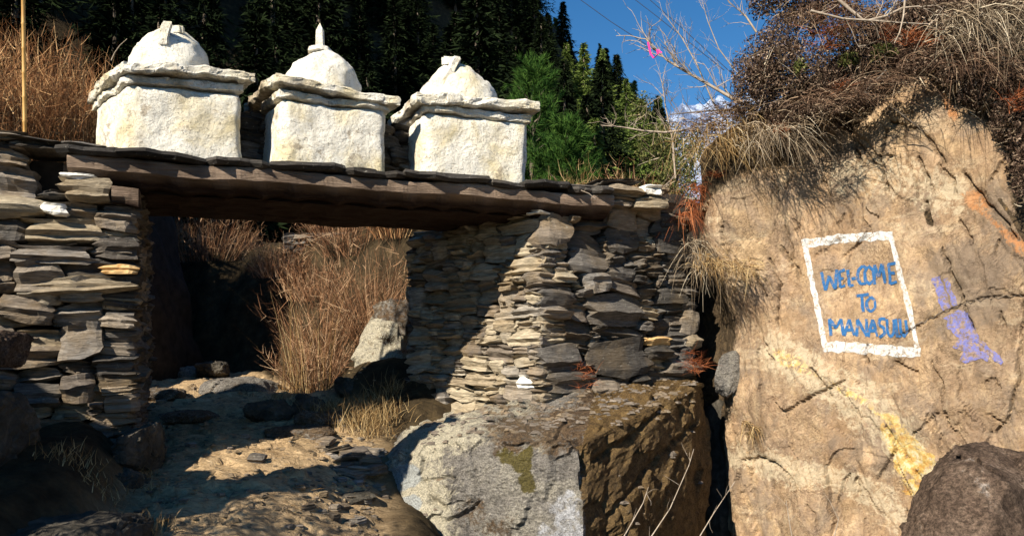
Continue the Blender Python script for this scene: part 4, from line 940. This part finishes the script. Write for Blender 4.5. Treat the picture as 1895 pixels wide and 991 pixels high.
grass('dry_grass', 'golden grass tufts on the slope under the pale boulder', [gp(p, Y) for p, Y in [(600, 8.9), (625, 9.0), (650, 8.8), (680, 8.7), (700, 8.7), (720, 8.9), (640, 9.6), (670, 9.5), (700, 9.5), (730, 9.5), (660, 9.2), (710, 9.1), (640, 8.5), (665, 8.4), (690, 8.3)]], 2400, .34, M_straw, 2, .35, (0, 0, -.3), .006, jit=.12)
grass('dry_grass', 'golden grass at the foot of the brown bush beside the path', [gp(p, Y) for p, Y in [(520, 9.9), (560, 9.6), (590, 9.5), (620, 9.6), (480, 10.6)]], 900, .22, M_straw, 3, .4, (0, 0, -.3), .006, jit=.14)
grass('dry_grass', 'low dry grass in shade at the bottom left below the pier', [gp(p, Y) for p, Y in [(100, 5.7), (140, 5.8), (165, 5.7), (200, 5.8), (230, 5.5), (260, 5.3), (285, 5.2), (240, 5.2)]], 700, .16, M_straw, 4, .4, (0, 0, -.25), .005, jit=.09)
grass('dry_grass', 'small grass tuft under the left pier by the path', [gp(285, 6.2), (Xp(270, 6.5), 6.5, gz(Xp(270, 6.5), 6.5))], 120, .16, M_straw, 5, .5, (0, 0, -.4), .005)
# ground cover mound bottom left
# brushwood behind the deck on the right
r = np.random.default_rng(77)
for i, (px, Y, lb) in enumerate([(1020, 11.6, 'straw coloured brush right of the third shrine'), (1090, 11.3, 'straw coloured brush behind the right end of the deck'), (1165, 11.2, 'brown brush above the right pier'), (1225, 10.8, 'brown brush between pier and cliff')]):
    bush('brushwood', lb, 'bush', (Xp(px, Y), Y, 1.75 if i < 3 else 1.5), .35, .4, .95, 130, 900, M_straw if i < 2 else M_brush, 300+i, .8, .009, .006, .4, group='dry brush above the right pier', spread=.9)
o, _, _ = hull_rock('earth_bank', [Vector(p) for p in [(-.2, 10.2, -1), (3.3, 9.6, -1), (3.2, 12.5, -1), (-.4, 12.5, -1), (-.1, 10.5, 1.75), (2.0, 10.3, 1.85), (2.7, 10.3, 1.7), (2.6, 12.3, 2.2), (-.1, 12.3, 2.2)]], M_core, 4, .08, 33, None)
tag(o, 'dark earth bank behind the right pier under the dry brush', 'earth bank')

# conifers
def conifer_mesh(seed, needle_mat, trunk=True):
    r = np.random.default_rng(seed); roots, dirs, lens, wd = [], [], [], []
    tiers = 38
    for k in range(tiers):
        t = .08+.92*k/tiers; z = t; R = .27*(1-t)**1.0*(1+.18*math.sin(k*2.2))*(1+.25*r.normal())+.012; nb_ = int(9+7*(1-t))
        for j in range(nb_):
            a = r.uniform(0, 2*math.pi); Rj = R*r.uniform(.6, 1.15); d = np.array([math.cos(a), math.sin(a), r.uniform(-.25, .2)])
            for q in range(12):
                f_ = r.uniform(.1, 1); roots.append([d[0]*Rj*f_*.9, d[1]*Rj*f_*.9, z+d[2]*Rj*f_-.02*f_*f_+r.normal(0, .004)])
                dirs.append(d+r.normal(0, .45, 3)+[0, 0, -.15]); lens.append(.050*(1.1-.5*t)*r.uniform(.6, 1.3)); wd.append(.0105*r.uniform(.6, 1.3))
    return ribbons(np.array(roots), unit(np.array(dirs)), np.array(lens), np.array(wd), 1, (0, 0, -.15), .2, seed)
cm = []
for k in range(5):
    V, F, A = conifer_mesh(400+k, None); me = mesh_np('crown', V, F, [('v', 'FACE', A)]); me.materials.append(M_conif_shade if k < 3 else M_conif_sun); cm.append(me)
V, F = lathe((0, 0), [(.022, -.05), (.016, .4), (.004, .97)], 7); trunk_me = mesh_np('trunk', V, F); trunk_me.materials.append(M_bark)
def conifer(x, y, h, k, label, group=None, z=None, wide=1.0):
    t = empty('conifer', (x, y, gz(x, y)-.1 if z is None else z), label, 'conifer', group)
    for nm, me_ in (('trunk', trunk_me), ('crown', cm[k])):
        o = bpy.data.objects.new(nm, me_); col.objects.link(o); o.parent = t
        o.scale = (h*wide, h*wide, h); o.rotation_euler = (0, 0, random.uniform(0, 6.28))
    return t
r = random.Random(3); placed = 0; tries = 0
def skyline_ok(x, y, z, h):
    px = CX+FPX*x/y; py = HY-FPX*(z+h)/y
    lim = np.interp(px, [-400, 985, 1000, 1050, 1120, 1180, 1225, 1245], [-900, -300, -10, 50, 80, 125, 175, 420])
    return py > lim and px < 1240
while placed < 270 and tries < 9000:
    tries += 1; y = 20+80*r.random()**.8; px = r.uniform(-60, 1240); x = Xp(px, y); z = gz(x, y)
    h = r.uniform(3.2, 6.2)*(1+.004*y); py = HY-FPX*z/y
    if z < 2.3 or py < -160 or not skyline_ok(x, y, z, h): continue
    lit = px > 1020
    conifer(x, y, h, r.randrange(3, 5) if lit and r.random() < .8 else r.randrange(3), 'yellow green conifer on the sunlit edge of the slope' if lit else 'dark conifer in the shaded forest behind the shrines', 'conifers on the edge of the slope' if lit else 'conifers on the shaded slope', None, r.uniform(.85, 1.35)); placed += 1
conifer(Xp(1042, 62), 62, 7.0, 0, 'dark pointed conifer standing highest on the skyline against the blue', None, (HY-88)/FPX*62-3.4, 1.0)
for (x, y, h) in [(-8.9, 11.8, 8), (-9.9, 10.9, 9), (-10.2, 12.4, 8), (-11.2, 13.2, 9), (-12.3, 12.6, 10), (-10.6, 14.2, 9), (-13.8, 13.2, 11), (-15.3, 12.4, 12), (-12.8, 14.6, 10), (-16.5, 14, 13)]:  # unseen conifers added to throw shade on the bank behind the gateway
    conifer(x, y, h, 0, 'dark conifer standing beyond the left edge behind the scrub', 'conifers beyond the left edge', None, 1.5)
# unseen stump added outside the frame so its shadow falls on the boulder
V, F = lathe((-3.87, 4.02), [(.34, -1.7), (.29, -1.0), (.27, 1), (.25, 2.6), (.12, 2.9), (.01, 2.95)], 14); V = V+.03*np.stack([noise(V, 2, 3), noise(V, 2, 9), 0*V[:, 0]], -1)
o = link('tree', mesh_np('tree', V, F, None, True), M_bark); recenter(o, (-3.86, 3.83, -1.6)); tag(o, 'broken grey tree stump standing outside the left edge of the picture', 'tree')

# young pine right of the third shrine
def pine(c, h, rad, seed, label):
    t = empty('young_pine', c, label, 'pine'); r = np.random.default_rng(seed)
    sh_r, sh_d = [], []; br_r, br_d, br_l = [], [], []
    for k in range(15):
        tz = .06+.90*k/15; R = rad*(1-tz)**.62
        for j in range(8):
            a = r.uniform(0, 6.28); d = unit(np.array([math.cos(a), math.sin(a), .45+.5*tz])); L_ = R*r.uniform(.55, 1.1)+.05; base = np.array([c[0], c[1], c[2]+tz*h])
            br_r.append(base); br_d.append(d); br_l.append(L_)
            for q in range(4):
                f_ = r.uniform(.35, 1.08); sh_r.append(base+d*L_*f_+r.normal(0, .04, 3)); sh_d.append(unit(d+r.normal(0, .4, 3)+[0, 0, .7]))
    for q in range(8): sh_r.append(np.array([c[0], c[1], c[2]+h*(.93+.01*q)])); sh_d.append(unit(r.normal(0, .3, 3)+[0, 0, 1]))
    sh_r, sh_d = np.array(sh_r), np.array(sh_d); N = len(sh_r); per = 60
    i = np.repeat(np.arange(N), per); f_ = r.random(N*per)*.22
    roots = sh_r[i]+sh_d[i]*f_[:, None]; dirs = unit(sh_d[i]*.9+r.normal(0, .42, (N*per, 3)))
    V = ribbons(roots, dirs, r.uniform(.08, .15, N*per), np.full(N*per, .009), 2, (0, 0, -.1), .1, seed)
    foliage('needles', V, M_needle, t); foliage('branches', ribbons(np.array(br_r), np.array(br_d), np.array(br_l), np.full(len(br_l), .03), 3, (0, 0, .1), .1, 2), M_bark, t)
    V2, F2 = lathe((c[0], c[1]), [(.05, c[2]-.4), (.04, c[2]+h*.5), (.01, c[2]+h)], 8); o = link('trunk', mesh_np('trunk', V2, F2), M_bark); child(o, t)
pine((Xp(985, 13), 13, 1.9), 2.65, .75, 1, 'bright green young pine, tallest, beside the third shrine')
pine((Xp(1050, 12.6), 12.6, 1.7), 1.75, .6, 2, 'bright green young pine, lower, right of the tall one')

# plants on the cliff top
twig_l = M_grey
def leafcloud(name, label, blobs, n, size, mat, seed, cat='shrub', stems=200, twig=M_palebark, group=None):
    """blobs: (px, py, Y, rx, ry, rz) clumps of small leaves on fine twigs"""
    t = None; r = np.random.default_rng(seed); cs = np.array([tuple(P(b[0], b[1], b[2])) for b in blobs]); rad = np.array([b[3:] for b in blobs])
    wt = rad.prod(1); wt /= wt.sum(); t = empty(name, tuple(cs.mean(0)), label, cat, group)
    i = r.choice(len(blobs), n, p=wt); v = unit(r.normal(size=(n, 3)))*(r.random(n)**.42)[:, None]
    p = cs[i]+v*rad[i]; keep = noise(p, 4.5, seed)+.35*noise(p, 11, seed) > -.22; p = p[keep]; n = len(p)
    foliage('leaves', ribbons(p, unit(r.normal(size=(n, 3))), r.uniform(.5, 1.3, n)*size, r.uniform(.4, .8, n)*size, 1, (0, 0, 0), 0, seed), mat, t)
    j = r.choice(len(blobs), stems, p=wt); d = unit(r.normal(size=(stems, 3))+[-.2, -.2, .5]); rt = cs[j]-[0, 0, .1]+r.normal(0, .3, (stems, 3))*rad[j]
    foliage('twigs', ribbons(rt, d, r.uniform(.4, 1.15, stems)*rad[j].mean(1), np.full(stems, .011), 4, (0, 0, -.1), .35, seed), twig_l, t)['kind'] = 'stuff'; return t
twig_l = M_grey
leafcloud('green_shrub', 'hazy olive shrub below the snow mountain between pines and cliff', [(1235, 250, 11.5, .25, .3, .2), (1215, 270, 11, .3, .3, .3), (1265, 290, 11, .3, .3, .35), (1290, 270, 11.5, .2, .3, .2), (1250, 330, 10.8, .3, .3, .3), (1282, 345, 10, .12, .2, .22), (1292, 300, 10, .10, .2, .16), (1190, 200, 12, .2, .2, .25)], 9000, .035, M_olive, 5, stems=260)
leafcloud('dark_shrub', 'dense purplish brown shrub on the cliff edge against the sky', [(1420, 120, 8.2, .36, .4, .34), (1395, 200, 8.2, .24, .3, .24), (1480, 150, 8.0, .38, .4, .36), (1450, 220, 8.0, .25, .3, .16), (1540, 180, 7.9, .26, .3, .18), (1460, 60, 8.3, .28, .3, .22), (1400, 150, 8.1, .27, .3, .28)], 34000, .024, M_shrub, 1, stems=420)
leafcloud('dark_shrub', 'brown shrub at the top edge above the purplish one', [(1440, 5, 8.8, .35, .3, .22), (1520, 20, 8.7, .4, .4, .25), (1590, 60, 8.5, .35, .4, .25), (1660, 40, 8.5, .35, .4, .25), (1560, 110, 8.2, .3, .3, .2), (1650, 100, 8.0, .3, .3, .16), (1590, 160, 7.9, .2, .25, .12)], 19000, .034, M_shrub, 2, stems=300)
leafcloud('dark_shrub', 'tangle of dark shrub above the hanging grass at the top right', [(1720, 50, 8.3, .35, .4, .3), (1790, 30, 8.2, .4, .4, .3), (1870, 60, 7.6, .4, .4, .4), (1880, 170, 7.0, .25, .3, .35), (1800, 110, 7.6, .3, .3, .2), (1890, 290, 6.6, .1, .2, .3), (1720, 110, 7.5, .22, .25, .12)], 19000, .036, M_shrub, 3, stems=340)
for i_, (c_, r_) in enumerate([((-3.7, 3.1, .9), (.75, .6, .62)), ((-4.7, 3.0, 1.3), (.8, .6, .7))]):  # unseen shrubs added left of the frame to dapple the foreground with shade
    Yc = c_[1]; leafcloud('leafy_shrub', ['dusty brown shrub left of the viewer, outside the picture', 'taller brown shrub farther out to the left of the viewer', 'low brown shrub nearest the viewer, outside the left edge'][i_], [(CX+FPX*c_[0]/Yc, HY-FPX*c_[2]/Yc, Yc, *r_), (CX+FPX*(c_[0]+.1)/Yc, HY-FPX*(c_[2]-.9)/Yc, Yc, r_[0]*.7, r_[1]*.7, r_[2])], 3000, .05, M_scrub, 70+i_, stems=160)
leafcloud('green_shrub', 'small olive green shrub among the brown growth on the cliff top', [(1480, 125, 7.75, .06, .1, .08), (1570, 110, 7.9, .09, .1, .06), (1635, 100, 7.8, .12, .1, .1)], 900, .04, M_olive, 4, stems=60)
def fern(px, py, s, seed, label, bv=None, dY=-.05, n=500, mat=M_red, hang=-.2, Y=None):
    h = hit(px, py) if Y is None else None; c = (h[0]+Vector((0, dY, 0))) if h else P(px, py, Y if Y else 8.3)
    grass('red_plant', label, [c+Vector((random.gauss(0, s*.3), -.02, random.gauss(0, s*.4))) for _ in range(8)], n, s*1.15, mat, seed, .8, (0, 0, hang), .005, .5, 'red plant', 'rust red plants', s*.22, (0, -.6, 0))
M_r = M_red
for i, (px, py, s, lb, Y) in enumerate([(1085, 700, .13, 'rust red tuft on the front of the right pier', 7.95), (1285, 672, .16, 'bright rust tuft on the corner of the boulder beside the cleft', 8.35), (725, 630, .20, 'rusty plant growing on the pale boulder', 10.45),
        (1555, 170, .14, 'red stem hanging from the cliff edge under the shrub', 7.75), (1320, 325, .09, 'small red plant in the hanging straw left of the cliff', 8.6), (1443, 243, .09, 'small bright orange plant below the dark shrub', 7.8),
        (1530, 70, .24, 'large rusty plant in the growth at the top of the cliff', 7.9), (1690, 80, .18, 'rusty plant right of the pale branches on the cliff top', 7.7), (1885, 185, .13, 'reddish plant at the right edge of the picture', 6.6), (1640, 70, .12, 'rusty clump under the pale branches', 7.9), (1300, 360, .16, 'rust red drooping plant at the left end of the cliff', 8.9)]):
    fern(px, py, s, 600+i, lb, n=150 if s < .15 else 230, Y=Y)
# straw hanging over the cliff
def hang(px_pts, n, h, mat, seed, label, w=.008, dy=-.12, out=(0, -.8, 0), Y=None, group=None, grav=(0, -.1, -.95), up=.2, spread=.4, jit=.09):
    pts = []
    for (a, b_) in px_pts:
        q = hit(a, b_); c = q[0] if (q and Y is None) else P(a, b_, Y or 8)
        pts.append(c+Vector((0, dy, 0)))
    return grass('hanging_grass', label, pts, n, h, mat, seed, spread, grav, w, up, 'hanging grass', group, jit, out)
hang([(1300, 250), (1330, 240), (1360, 235), (1390, 245), (1350, 270), (1310, 280)], 900, .44, M_straw, 1, 'golden grass hanging over the left end of the cliff', Y=8.65, jit=.17, spread=.5)
hang([(1400, 250), (1430, 245), (1450, 255), (1420, 270)], 420, .46, M_grey, 2, 'grey dead grass hanging below the dark shrub', Y=8.1, jit=.15)
hang([(1740, 40), (1755, 50), (1770, 60), (1750, 80)], 260, .52, M_grey, 3, 'pale hanging grass at the top right, left clump', Y=7.2, w=.008, jit=.14)
hang([(1790, 50), (1805, 60), (1820, 70), (1800, 30)], 300, .60, M_grey, 4, 'pale hanging grass at the top right, middle clump', Y=7.1, w=.008, jit=.14)
hang([(1850, 30), (1870, 50), (1885, 70), (1890, 20)], 260, .55, M_grey, 5, 'pale hanging grass in the top right corner', Y=6.9, w=.008, jit=.14)
hang([(1280, 380), (1290, 350), (1265, 400)], 300, .36, M_red, 6, 'rusty roots hanging at the left end of the cliff', Y=9.05, jit=.06)
hang([(1310, 480), (1330, 490), (1350, 495), (1375, 500)], 380, .24, M_straw, 7, 'golden grass tuft on the cliff beside the pier', Y=8.5, jit=.12)
hang([(1290, 470), (1300, 500), (1280, 450)], 260, .45, M_grey, 8, 'dry roots hanging in the mouth of the cleft', Y=9.0, jit=.08)
hang([(1590, 20), (1620, 120), (1560, 60), (1500, 30), (1680, 110)], 700, .4, M_scrub, 9, 'brown dead stems on the cliff brow', Y=8.0, jit=.14, spread=.7)
hang([(1480, 200), (1600, 165), (1640, 150), (1690, 130), (1540, 215)], 700, .14, M_scrub, 10, 'short dry grass fringe along the cliff brow', jit=.12, dy=-.03, spread=.6)
hang([(1380, 780), (1395, 790), (1385, 800)], 150, .2, M_straw, 11, 'dry grass tuft at the lower left of the cliff', jit=.04, dy=-.05)
# bare branches
def tube_path(pts, r0, r1, n=6):
    pts = [Vector(p) for p in pts]; V, F = [], []
    for i, p in enumerate(pts):
        d = (pts[min(i+1, len(pts)-1)]-pts[max(i-1, 0)]).normalized(); a = d.orthogonal().normalized(); b_ = d.cross(a); rr = r0+(r1-r0)*i/(len(pts)-1)
        for k in range(n):
            t = 2*math.pi*k/n; V.append(tuple(p+a*rr*math.cos(t)+b_*rr*math.sin(t)))
    for i in range(len(pts)-1):
        for k in range(n): F.append((i*n+k, i*n+(k+1) % n, (i+1)*n+(k+1) % n, (i+1)*n+k))
    return np.array(V), np.array(F)
def branch_net(pts, r0, seed, depth=2, twigs=3, spread=.6, lenf=.45):
    rr = random.Random(seed); out = []
    def rec(P0, d, L_, rad, lev):
        n = 6; q = [P0]; dd = d.copy()
        for k in range(n):
            dd = (dd+Vector((rr.gauss(0, .14), rr.gauss(0, .14), rr.gauss(.03, .14)))).normalized(); q.append(q[-1]+dd*L_/n)
        out.append(tube_path(q, rad, rad*.35, 4))
        if lev > 0:
            for j in range(twigs):
                i = rr.randrange(1, n+1); rec(q[i], (dd+Vector((rr.gauss(0, spread), rr.gauss(0, spread), rr.gauss(.1, spread)))).normalized(), L_*rr.uniform(.3, .7), rad*.55, lev-1)
    out.append(tube_path(pts, r0, r0*.4, 6))
    for i in range(1, len(pts)):
        a, b_ = Vector(pts[i-1]), Vector(pts[i])
        for j in range(twigs): 
            q = a.lerp(b_, rr.random()); rec(q, ((b_-a).normalized()*.6+Vector((rr.gauss(0, spread), rr.gauss(0, spread), rr.gauss(.35, spread)))).normalized(), lenf*rr.uniform(.5, 1.1), r0*.35, depth-1)
    Vs, Fs, n = [], [], 0
    for V_, F_ in out: Vs.append(V_); Fs.append(F_+n); n += len(V_)
    return np.concatenate(Vs), np.concatenate(Fs)
def branchy(name, label, pxpts, Y, r0, seed, mat=M_palebark, **kw):
    pts = [P(a, b_, Y+(c if len(q) > 2 else 0)) for q in pxpts for a, b_, c in [(*q, 0)[:3]]]
    V_, F_ = branch_net(pts, r0, seed, **kw); o = link(name, mesh_np(name, V_, F_, None, True), mat); recenter(o, tuple(pts[0])); return tag(o, label, 'branch')
branchy('bare_branch', 'long bare branch reaching left from the cliff top with a pink ribbon', [(1360, 185), (1335, 170), (1300, 150), (1265, 130), (1235, 112), (1212, 92), (1195, 72)], 8.6, .018, 1, twigs=4, lenf=.42)
branchy('bare_branch', 'bare branch rising against the snow mountain', [(1350, 230), (1320, 190), (1290, 120), (1262, 70), (1232, 30)], 8.8, .010, 2, twigs=4, lenf=.32)
branchy('bare_branch', 'pale grey branch stretching level over the pines', [(1270, 240), (1230, 245), (1190, 242), (1150, 235), (1112, 232)], 9.4, .014, 3, twigs=3, lenf=.28, mat=M_palebark)
branchy('bare_branch', 'bare twigs above the pink ribbon', [(1360, 130), (1330, 90), (1310, 40), (1300, 5)], 8.7, .007, 4, twigs=3, lenf=.3)
branchy('bare_branch', 'dark bare branch from the shrub to the left', [(1400, 205), (1350, 203), (1300, 206), (1240, 212)], 8.7, .013, 5, twigs=4, lenf=.35, mat=M_bark)
branchy('bare_branch', 'thin bare tree in front of the snow mountain', [(1250, 330), (1245, 260), (1232, 200), (1225, 150)], 9.5, .012, 6, twigs=6, lenf=.42, mat=M_palebark)
branchy('bare_branch', 'pale forked branch across the top of the cliff', [(1540, -10), (1575, 20), (1600, 40), (1640, 30), (1670, 15), (1700, 12)], 7.4, .018, 7, twigs=2, lenf=.3)
branchy('bare_branch', 'pale branch sweeping under the top edge', [(1500, 20), (1560, 35), (1610, 38), (1660, 42), (1720, 45)], 7.3, .012, 8, twigs=2, lenf=.3)
branchy('bare_branch', 'thin dangling branch below the forked one', [(1675, -5), (1672, 30), (1665, 60), (1655, 80)], 7.2, .010, 9, twigs=1, lenf=.15)
branchy('bare_branch', 'bare branches leaving the picture above the dark shrub', [(1400, 60), (1380, 30), (1350, 5), (1335, -15)], 8.6, .012, 10, twigs=3, lenf=.3)
branchy('bare_branch', 'dark root running down the cliff from the brow', [(1640, 130), (1600, 170), (1660, 205), (1700, 235), (1722, 262)], 7.35, .009, 11, M_bark, twigs=1, lenf=.12)
for k, (pts, lb) in enumerate([([(1200, 1000), (1240, 940), (1275, 860), (1284, 830)], 'dry stalk in front of the ochre side of the boulder'), ([(1150, 1000), (1190, 930), (1200, 900)], 'short dry stalks at the bottom edge before the boulder'), ([(1290, 1000), (1320, 950), (1360, 890)], 'pale twigs at the foot of the cleft'),
                               ([(1468, 1005), (1460, 960), (1455, 925)], 'thin dry stalk in front of the cliff foot'), ([(1540, 1005), (1552, 960), (1535, 925)], 'second thin dry stalk before the cliff foot, nearer the brown boulder')]):
    branchy('dry_stalk', lb, pts, 5.2, .0045, 20+k, M_straw if 0 else M_palebark, twigs=2, lenf=.14, depth=1)
branchy('dry_stalk', 'single curved twig sticking up behind the left shrine', [(206, 112), (212, 98), (222, 84), (235, 72)], 7.9, .006, 40, M_palebark, twigs=0)
branchy('dry_stalk', 'loose twig lying over the front of the deck', [(1075, 352), (1090, 358), (1102, 368)], 7.95, .005, 41, M_palebark, twigs=1, lenf=.05, depth=1)
# crack in the cliff (a thin dark tube stands in for its dark line)
cr = [(1668, 618), (1700, 600), (1745, 578), (1790, 560), (1840, 550), (1900, 546)]
pts = [hit(a, b_, bv_cliff)[0]+Vector((-.003, -.006, 0)) for a, b_ in cr]
fine = []
for a, b_ in zip(cr[:-1], cr[1:]):
    for k in range(8):
        q = (a[0]+(b_[0]-a[0])*k/8, a[1]+(b_[1]-a[1])*k/8+3*math.sin(k*2.1+a[0])); h_ = hit(q[0], q[1], bv_cliff); fine.append(h_[0]+Vector((-.002, -.003, 0)))
V_, F_ = tube_path(fine, .007, .005, 5); o = link('root', mesh_np('root', V_, F_, None, True), M_bark); recenter(o, tuple(fine[0])); tag(o, 'thin dark root crossing the cliff from the frame to the right edge', 'root')
# ribbon
pts = [P(a, b_, 8.5) for a, b_ in [(1199, 78), (1204, 100), (1210, 108), (1218, 100), (1216, 92), (1224, 98)]]
V_, F_ = [], []
for i, p in enumerate(pts):
    wv = Vector((.010, .004, .005)); V_ += [tuple(p-wv), tuple(p+wv)]
F_ = [(2*i, 2*i+1, 2*i+3, 2*i+2) for i in range(len(pts)-1)]
o = link('ribbon', mesh_np('ribbon', V_, F_), M_pink); recenter(o, tuple(pts[0])); sm_ = o.modifiers.new('thick', 'SOLIDIFY'); sm_.thickness = .003; tag(o, 'pink ribbon tied to the tip of a bare branch', 'ribbon')
# wires across the sky
for k, (a, b_, c_, lb) in enumerate([((1040, -25), (1130, 40), (1195, 82), 'thin wire crossing the blue sky to the pink ribbon'), ((1150, -20), (1215, 30), (1340, 130), 'thin wire high in the sky, left of the pair'), ((1180, -20), (1260, 50), (1370, 150), 'thin wire high in the sky, right of the pair')]):
    V_, F_ = tube_path([P(*a, 30), P(*b_, 27), P(*c_, 24)], .012, .012, 5); o = link('wire', mesh_np('wire', V_, F_, None, True), M_wire); recenter(o, tuple(P(*a, 30))); tag(o, lb, 'wire')
# bamboo pole
V_, F_ = [], []
x, Y = Xp(46, 7.3), 7.3; prof = []
for k in range(14):
    z = 1.2+k*.22; prof += [(.016, z), (.016, z+.2), (.020, z+.21)]
V_, F_ = lathe((x, Y), prof, 10); V_[:, 0] -= (V_[:, 2]-1.9)*.012
o = link('bamboo_pole', mesh_np('bamboo_pole', V_, F_, None, True), M_bamboo); recenter(o, (x, Y, 1.2)); tag(o, 'thin yellow bamboo pole standing behind the left pier', 'pole')
# far retaining wall through the opening
d = Vector((1, -.15, 0)).normalized(); Or = Vector((Xp(520, 13.6), 13.6, 0)); out = Vector((d.y, -d.x, 0))
rw = empty('retaining_wall', tuple(Or+Vector((.9, 0, 1.2))), 'low dry stone wall on the bank seen under the beam', 'stone wall')
lay(rw, Or, d, out, pack(1.9, lambda s: 1.98, lambda s: 1.25, (.12, .4), (.04, .10), 71), mats((1, M_slateD), (1, M_slate)), .3, .05, 72)
prism('rubble_core', [Or-out*.2, Or+d*1.9-out*.2, Or+d*1.9-out*.6, Or-out*.6], .5, 1.95, M_core, rw)
# dead stems, leaves and roots over the brow of the cliff, earth showing between them
leafcloud('dark_shrub', 'low brown scrub trailing over the brow of the cliff', [(1520, 200, 7.75, .22, .2, .09), (1580, 190, 7.65, .22, .2, .09), (1640, 160, 7.5, .2, .2, .09), (1700, 125, 7.3, .2, .2, .08), (1770, 140, 7.2, .2, .2, .12), (1820, 170, 7.0, .2, .2, .14), (1870, 220, 6.8, .14, .2, .2), (1890, 330, 6.5, .06, .1, .2)], 16000, .024, M_shrub, 8, stems=420)
hang([(1500, 190), (1560, 180), (1620, 160), (1680, 120), (1740, 110), (1800, 140), (1850, 170)], 900, .34, M_scrub, 21, 'tangled reddish brown stems along the cliff brow', Y=7.45, jit=.12, spread=.9, grav=(0, 0, -.5))
hang([(1760, 130), (1790, 120), (1830, 140), (1870, 160)], 300, .34, M_scrub, 22, 'straw hanging in front of the upper right rock', Y=6.95, jit=.1, spread=.6)
hang([(1330, 210), (1370, 215), (1410, 225), (1450, 225), (1290, 240)], 800, .32, M_scrub, 23, 'brown dead stems between the dark shrub and the golden grass', Y=8.5, jit=.12, spread=.9, grav=(0, 0, -.6))
# layered ledges beside the path
for i, (px, py, Y, sx, sy, sz, mt, lb) in enumerate([(560, 800, 8.3, .38, .35, .07, M_boulder, 'flat layered ledge on the right half of the path'), (600, 775, 8.7, .3, .3, .09, M_boulder, 'ledge stepping up under the golden grass'), (350, 770, 8.9, .30, .3, .06, M_boulder, 'flat worn stone on the left of the path'),
        (640, 925, 6.9, .30, .25, .07, M_darkrock, 'dark ledge against the foot of the big boulder'), (300, 730, 10.2, .3, .3, .08, M_boulder, 'pale stone at the upper left of the path'), (545, 850, 7.6, .2, .2, .04, M_boulder, 'thin flat stone set in the path below the ledge')]):
    path_rock(px, py, Y, sx, sy, sz, mt, 60+i, lb, attrs=cream_attrs(.35, .5) if mt == M_boulder else None)
# straw litter on the ground
lit_p = [(Xp(p_, y_), y_, gz(Xp(p_, y_), y_)+.005) for p_, y_ in [(random.uniform(255, 690), random.uniform(5.5, 10.5)) for _ in range(260)]]
o = grass('straw_litter', '', lit_p, 1300, .10, M_straw, 33, 3.0, (0, 0, 0), .004, .1, jit=.06)
for k_ in ('category', 'label'):
    if k_ in o: del o[k_]
o['kind'] = 'stuff'

# gravel trodden into the path
rg = np.random.default_rng(4); n_ = 1700; gy_ = rg.uniform(5.4, 12, n_); gx_ = (rg.uniform(245, 700, n_)-CX)/FPX*gy_; gzz = terrain_h(gx_, gy_)
V0 = np.array([(-1, -.8, 0), (1, -.9, 0), (1.1, .8, 0), (-.9, 1, 0), (-.5, -.4, 1), (.6, -.5, .8), (.5, .5, 1), (-.4, .4, .9)], float); F0 = np.array([(0, 1, 5, 4), (1, 2, 6, 5), (2, 3, 7, 6), (3, 0, 4, 7), (4, 5, 6, 7)])
sz_ = rg.uniform(.006, .022, n_)*rg.choice([.6, 1, 1.5], n_); an_ = rg.uniform(0, 6.28, n_); ca, sa = np.cos(an_)[:, None], np.sin(an_)[:, None]
vx = V0[None, :, 0]*sz_[:, None]*1.3; vy = V0[None, :, 1]*sz_[:, None]; vz = V0[None, :, 2]*sz_[:, None]*.8-.003
Vg = np.stack([gx_[:, None]+vx*ca-vy*sa, gy_[:, None]+vx*sa+vy*ca, gzz[:, None]+vz], -1).reshape(-1, 3)
o = link('gravel', mesh_np('gravel', Vg, (F0[None]+8*np.arange(n_)[:, None, None]).reshape(-1, 4)), M_soilstone); o['kind'] = 'stuff'

# soil crumbs and stone chips lying on top of the big boulder, under the pier
bvb = bv_boul; rg = np.random.default_rng(8); cs_, tries_ = [], 0
while len(cs_) < 900 and tries_ < 9000:
    tries_ += 1; px_ = rg.uniform(775, 1300); Yq = rg.uniform(6.9, 9.0); x_ = Xp(px_, Yq)
    h_ = bvb.ray_cast(Vector((x_, Yq, 3)), Vector((0, 0, -1)))
    if h_[0] is not None and abs(h_[1].z) > .6: cs_.append(tuple(h_[0]))
cs_ = np.array(cs_); n_ = len(cs_); sz_ = rg.uniform(.006, .03, n_)*rg.choice([.5, 1, 1.3], n_); an_ = rg.uniform(0, 6.28, n_); ca, sa = np.cos(an_)[:, None], np.sin(an_)[:, None]
vx = V0[None, :, 0]*sz_[:, None]*1.5; vy = V0[None, :, 1]*sz_[:, None]; vz = V0[None, :, 2]*sz_[:, None]*.7-.003
Vg = np.stack([cs_[:, :1]+vx*ca-vy*sa, cs_[:, 1:2]+vx*sa+vy*ca, cs_[:, 2:]+vz], -1).reshape(-1, 3)
o = link('stone_chips', mesh_np('stone_chips', Vg, (F0[None]+8*np.arange(n_)[:, None, None]).reshape(-1, 4)), M_slate); o['kind'] = 'stuff'
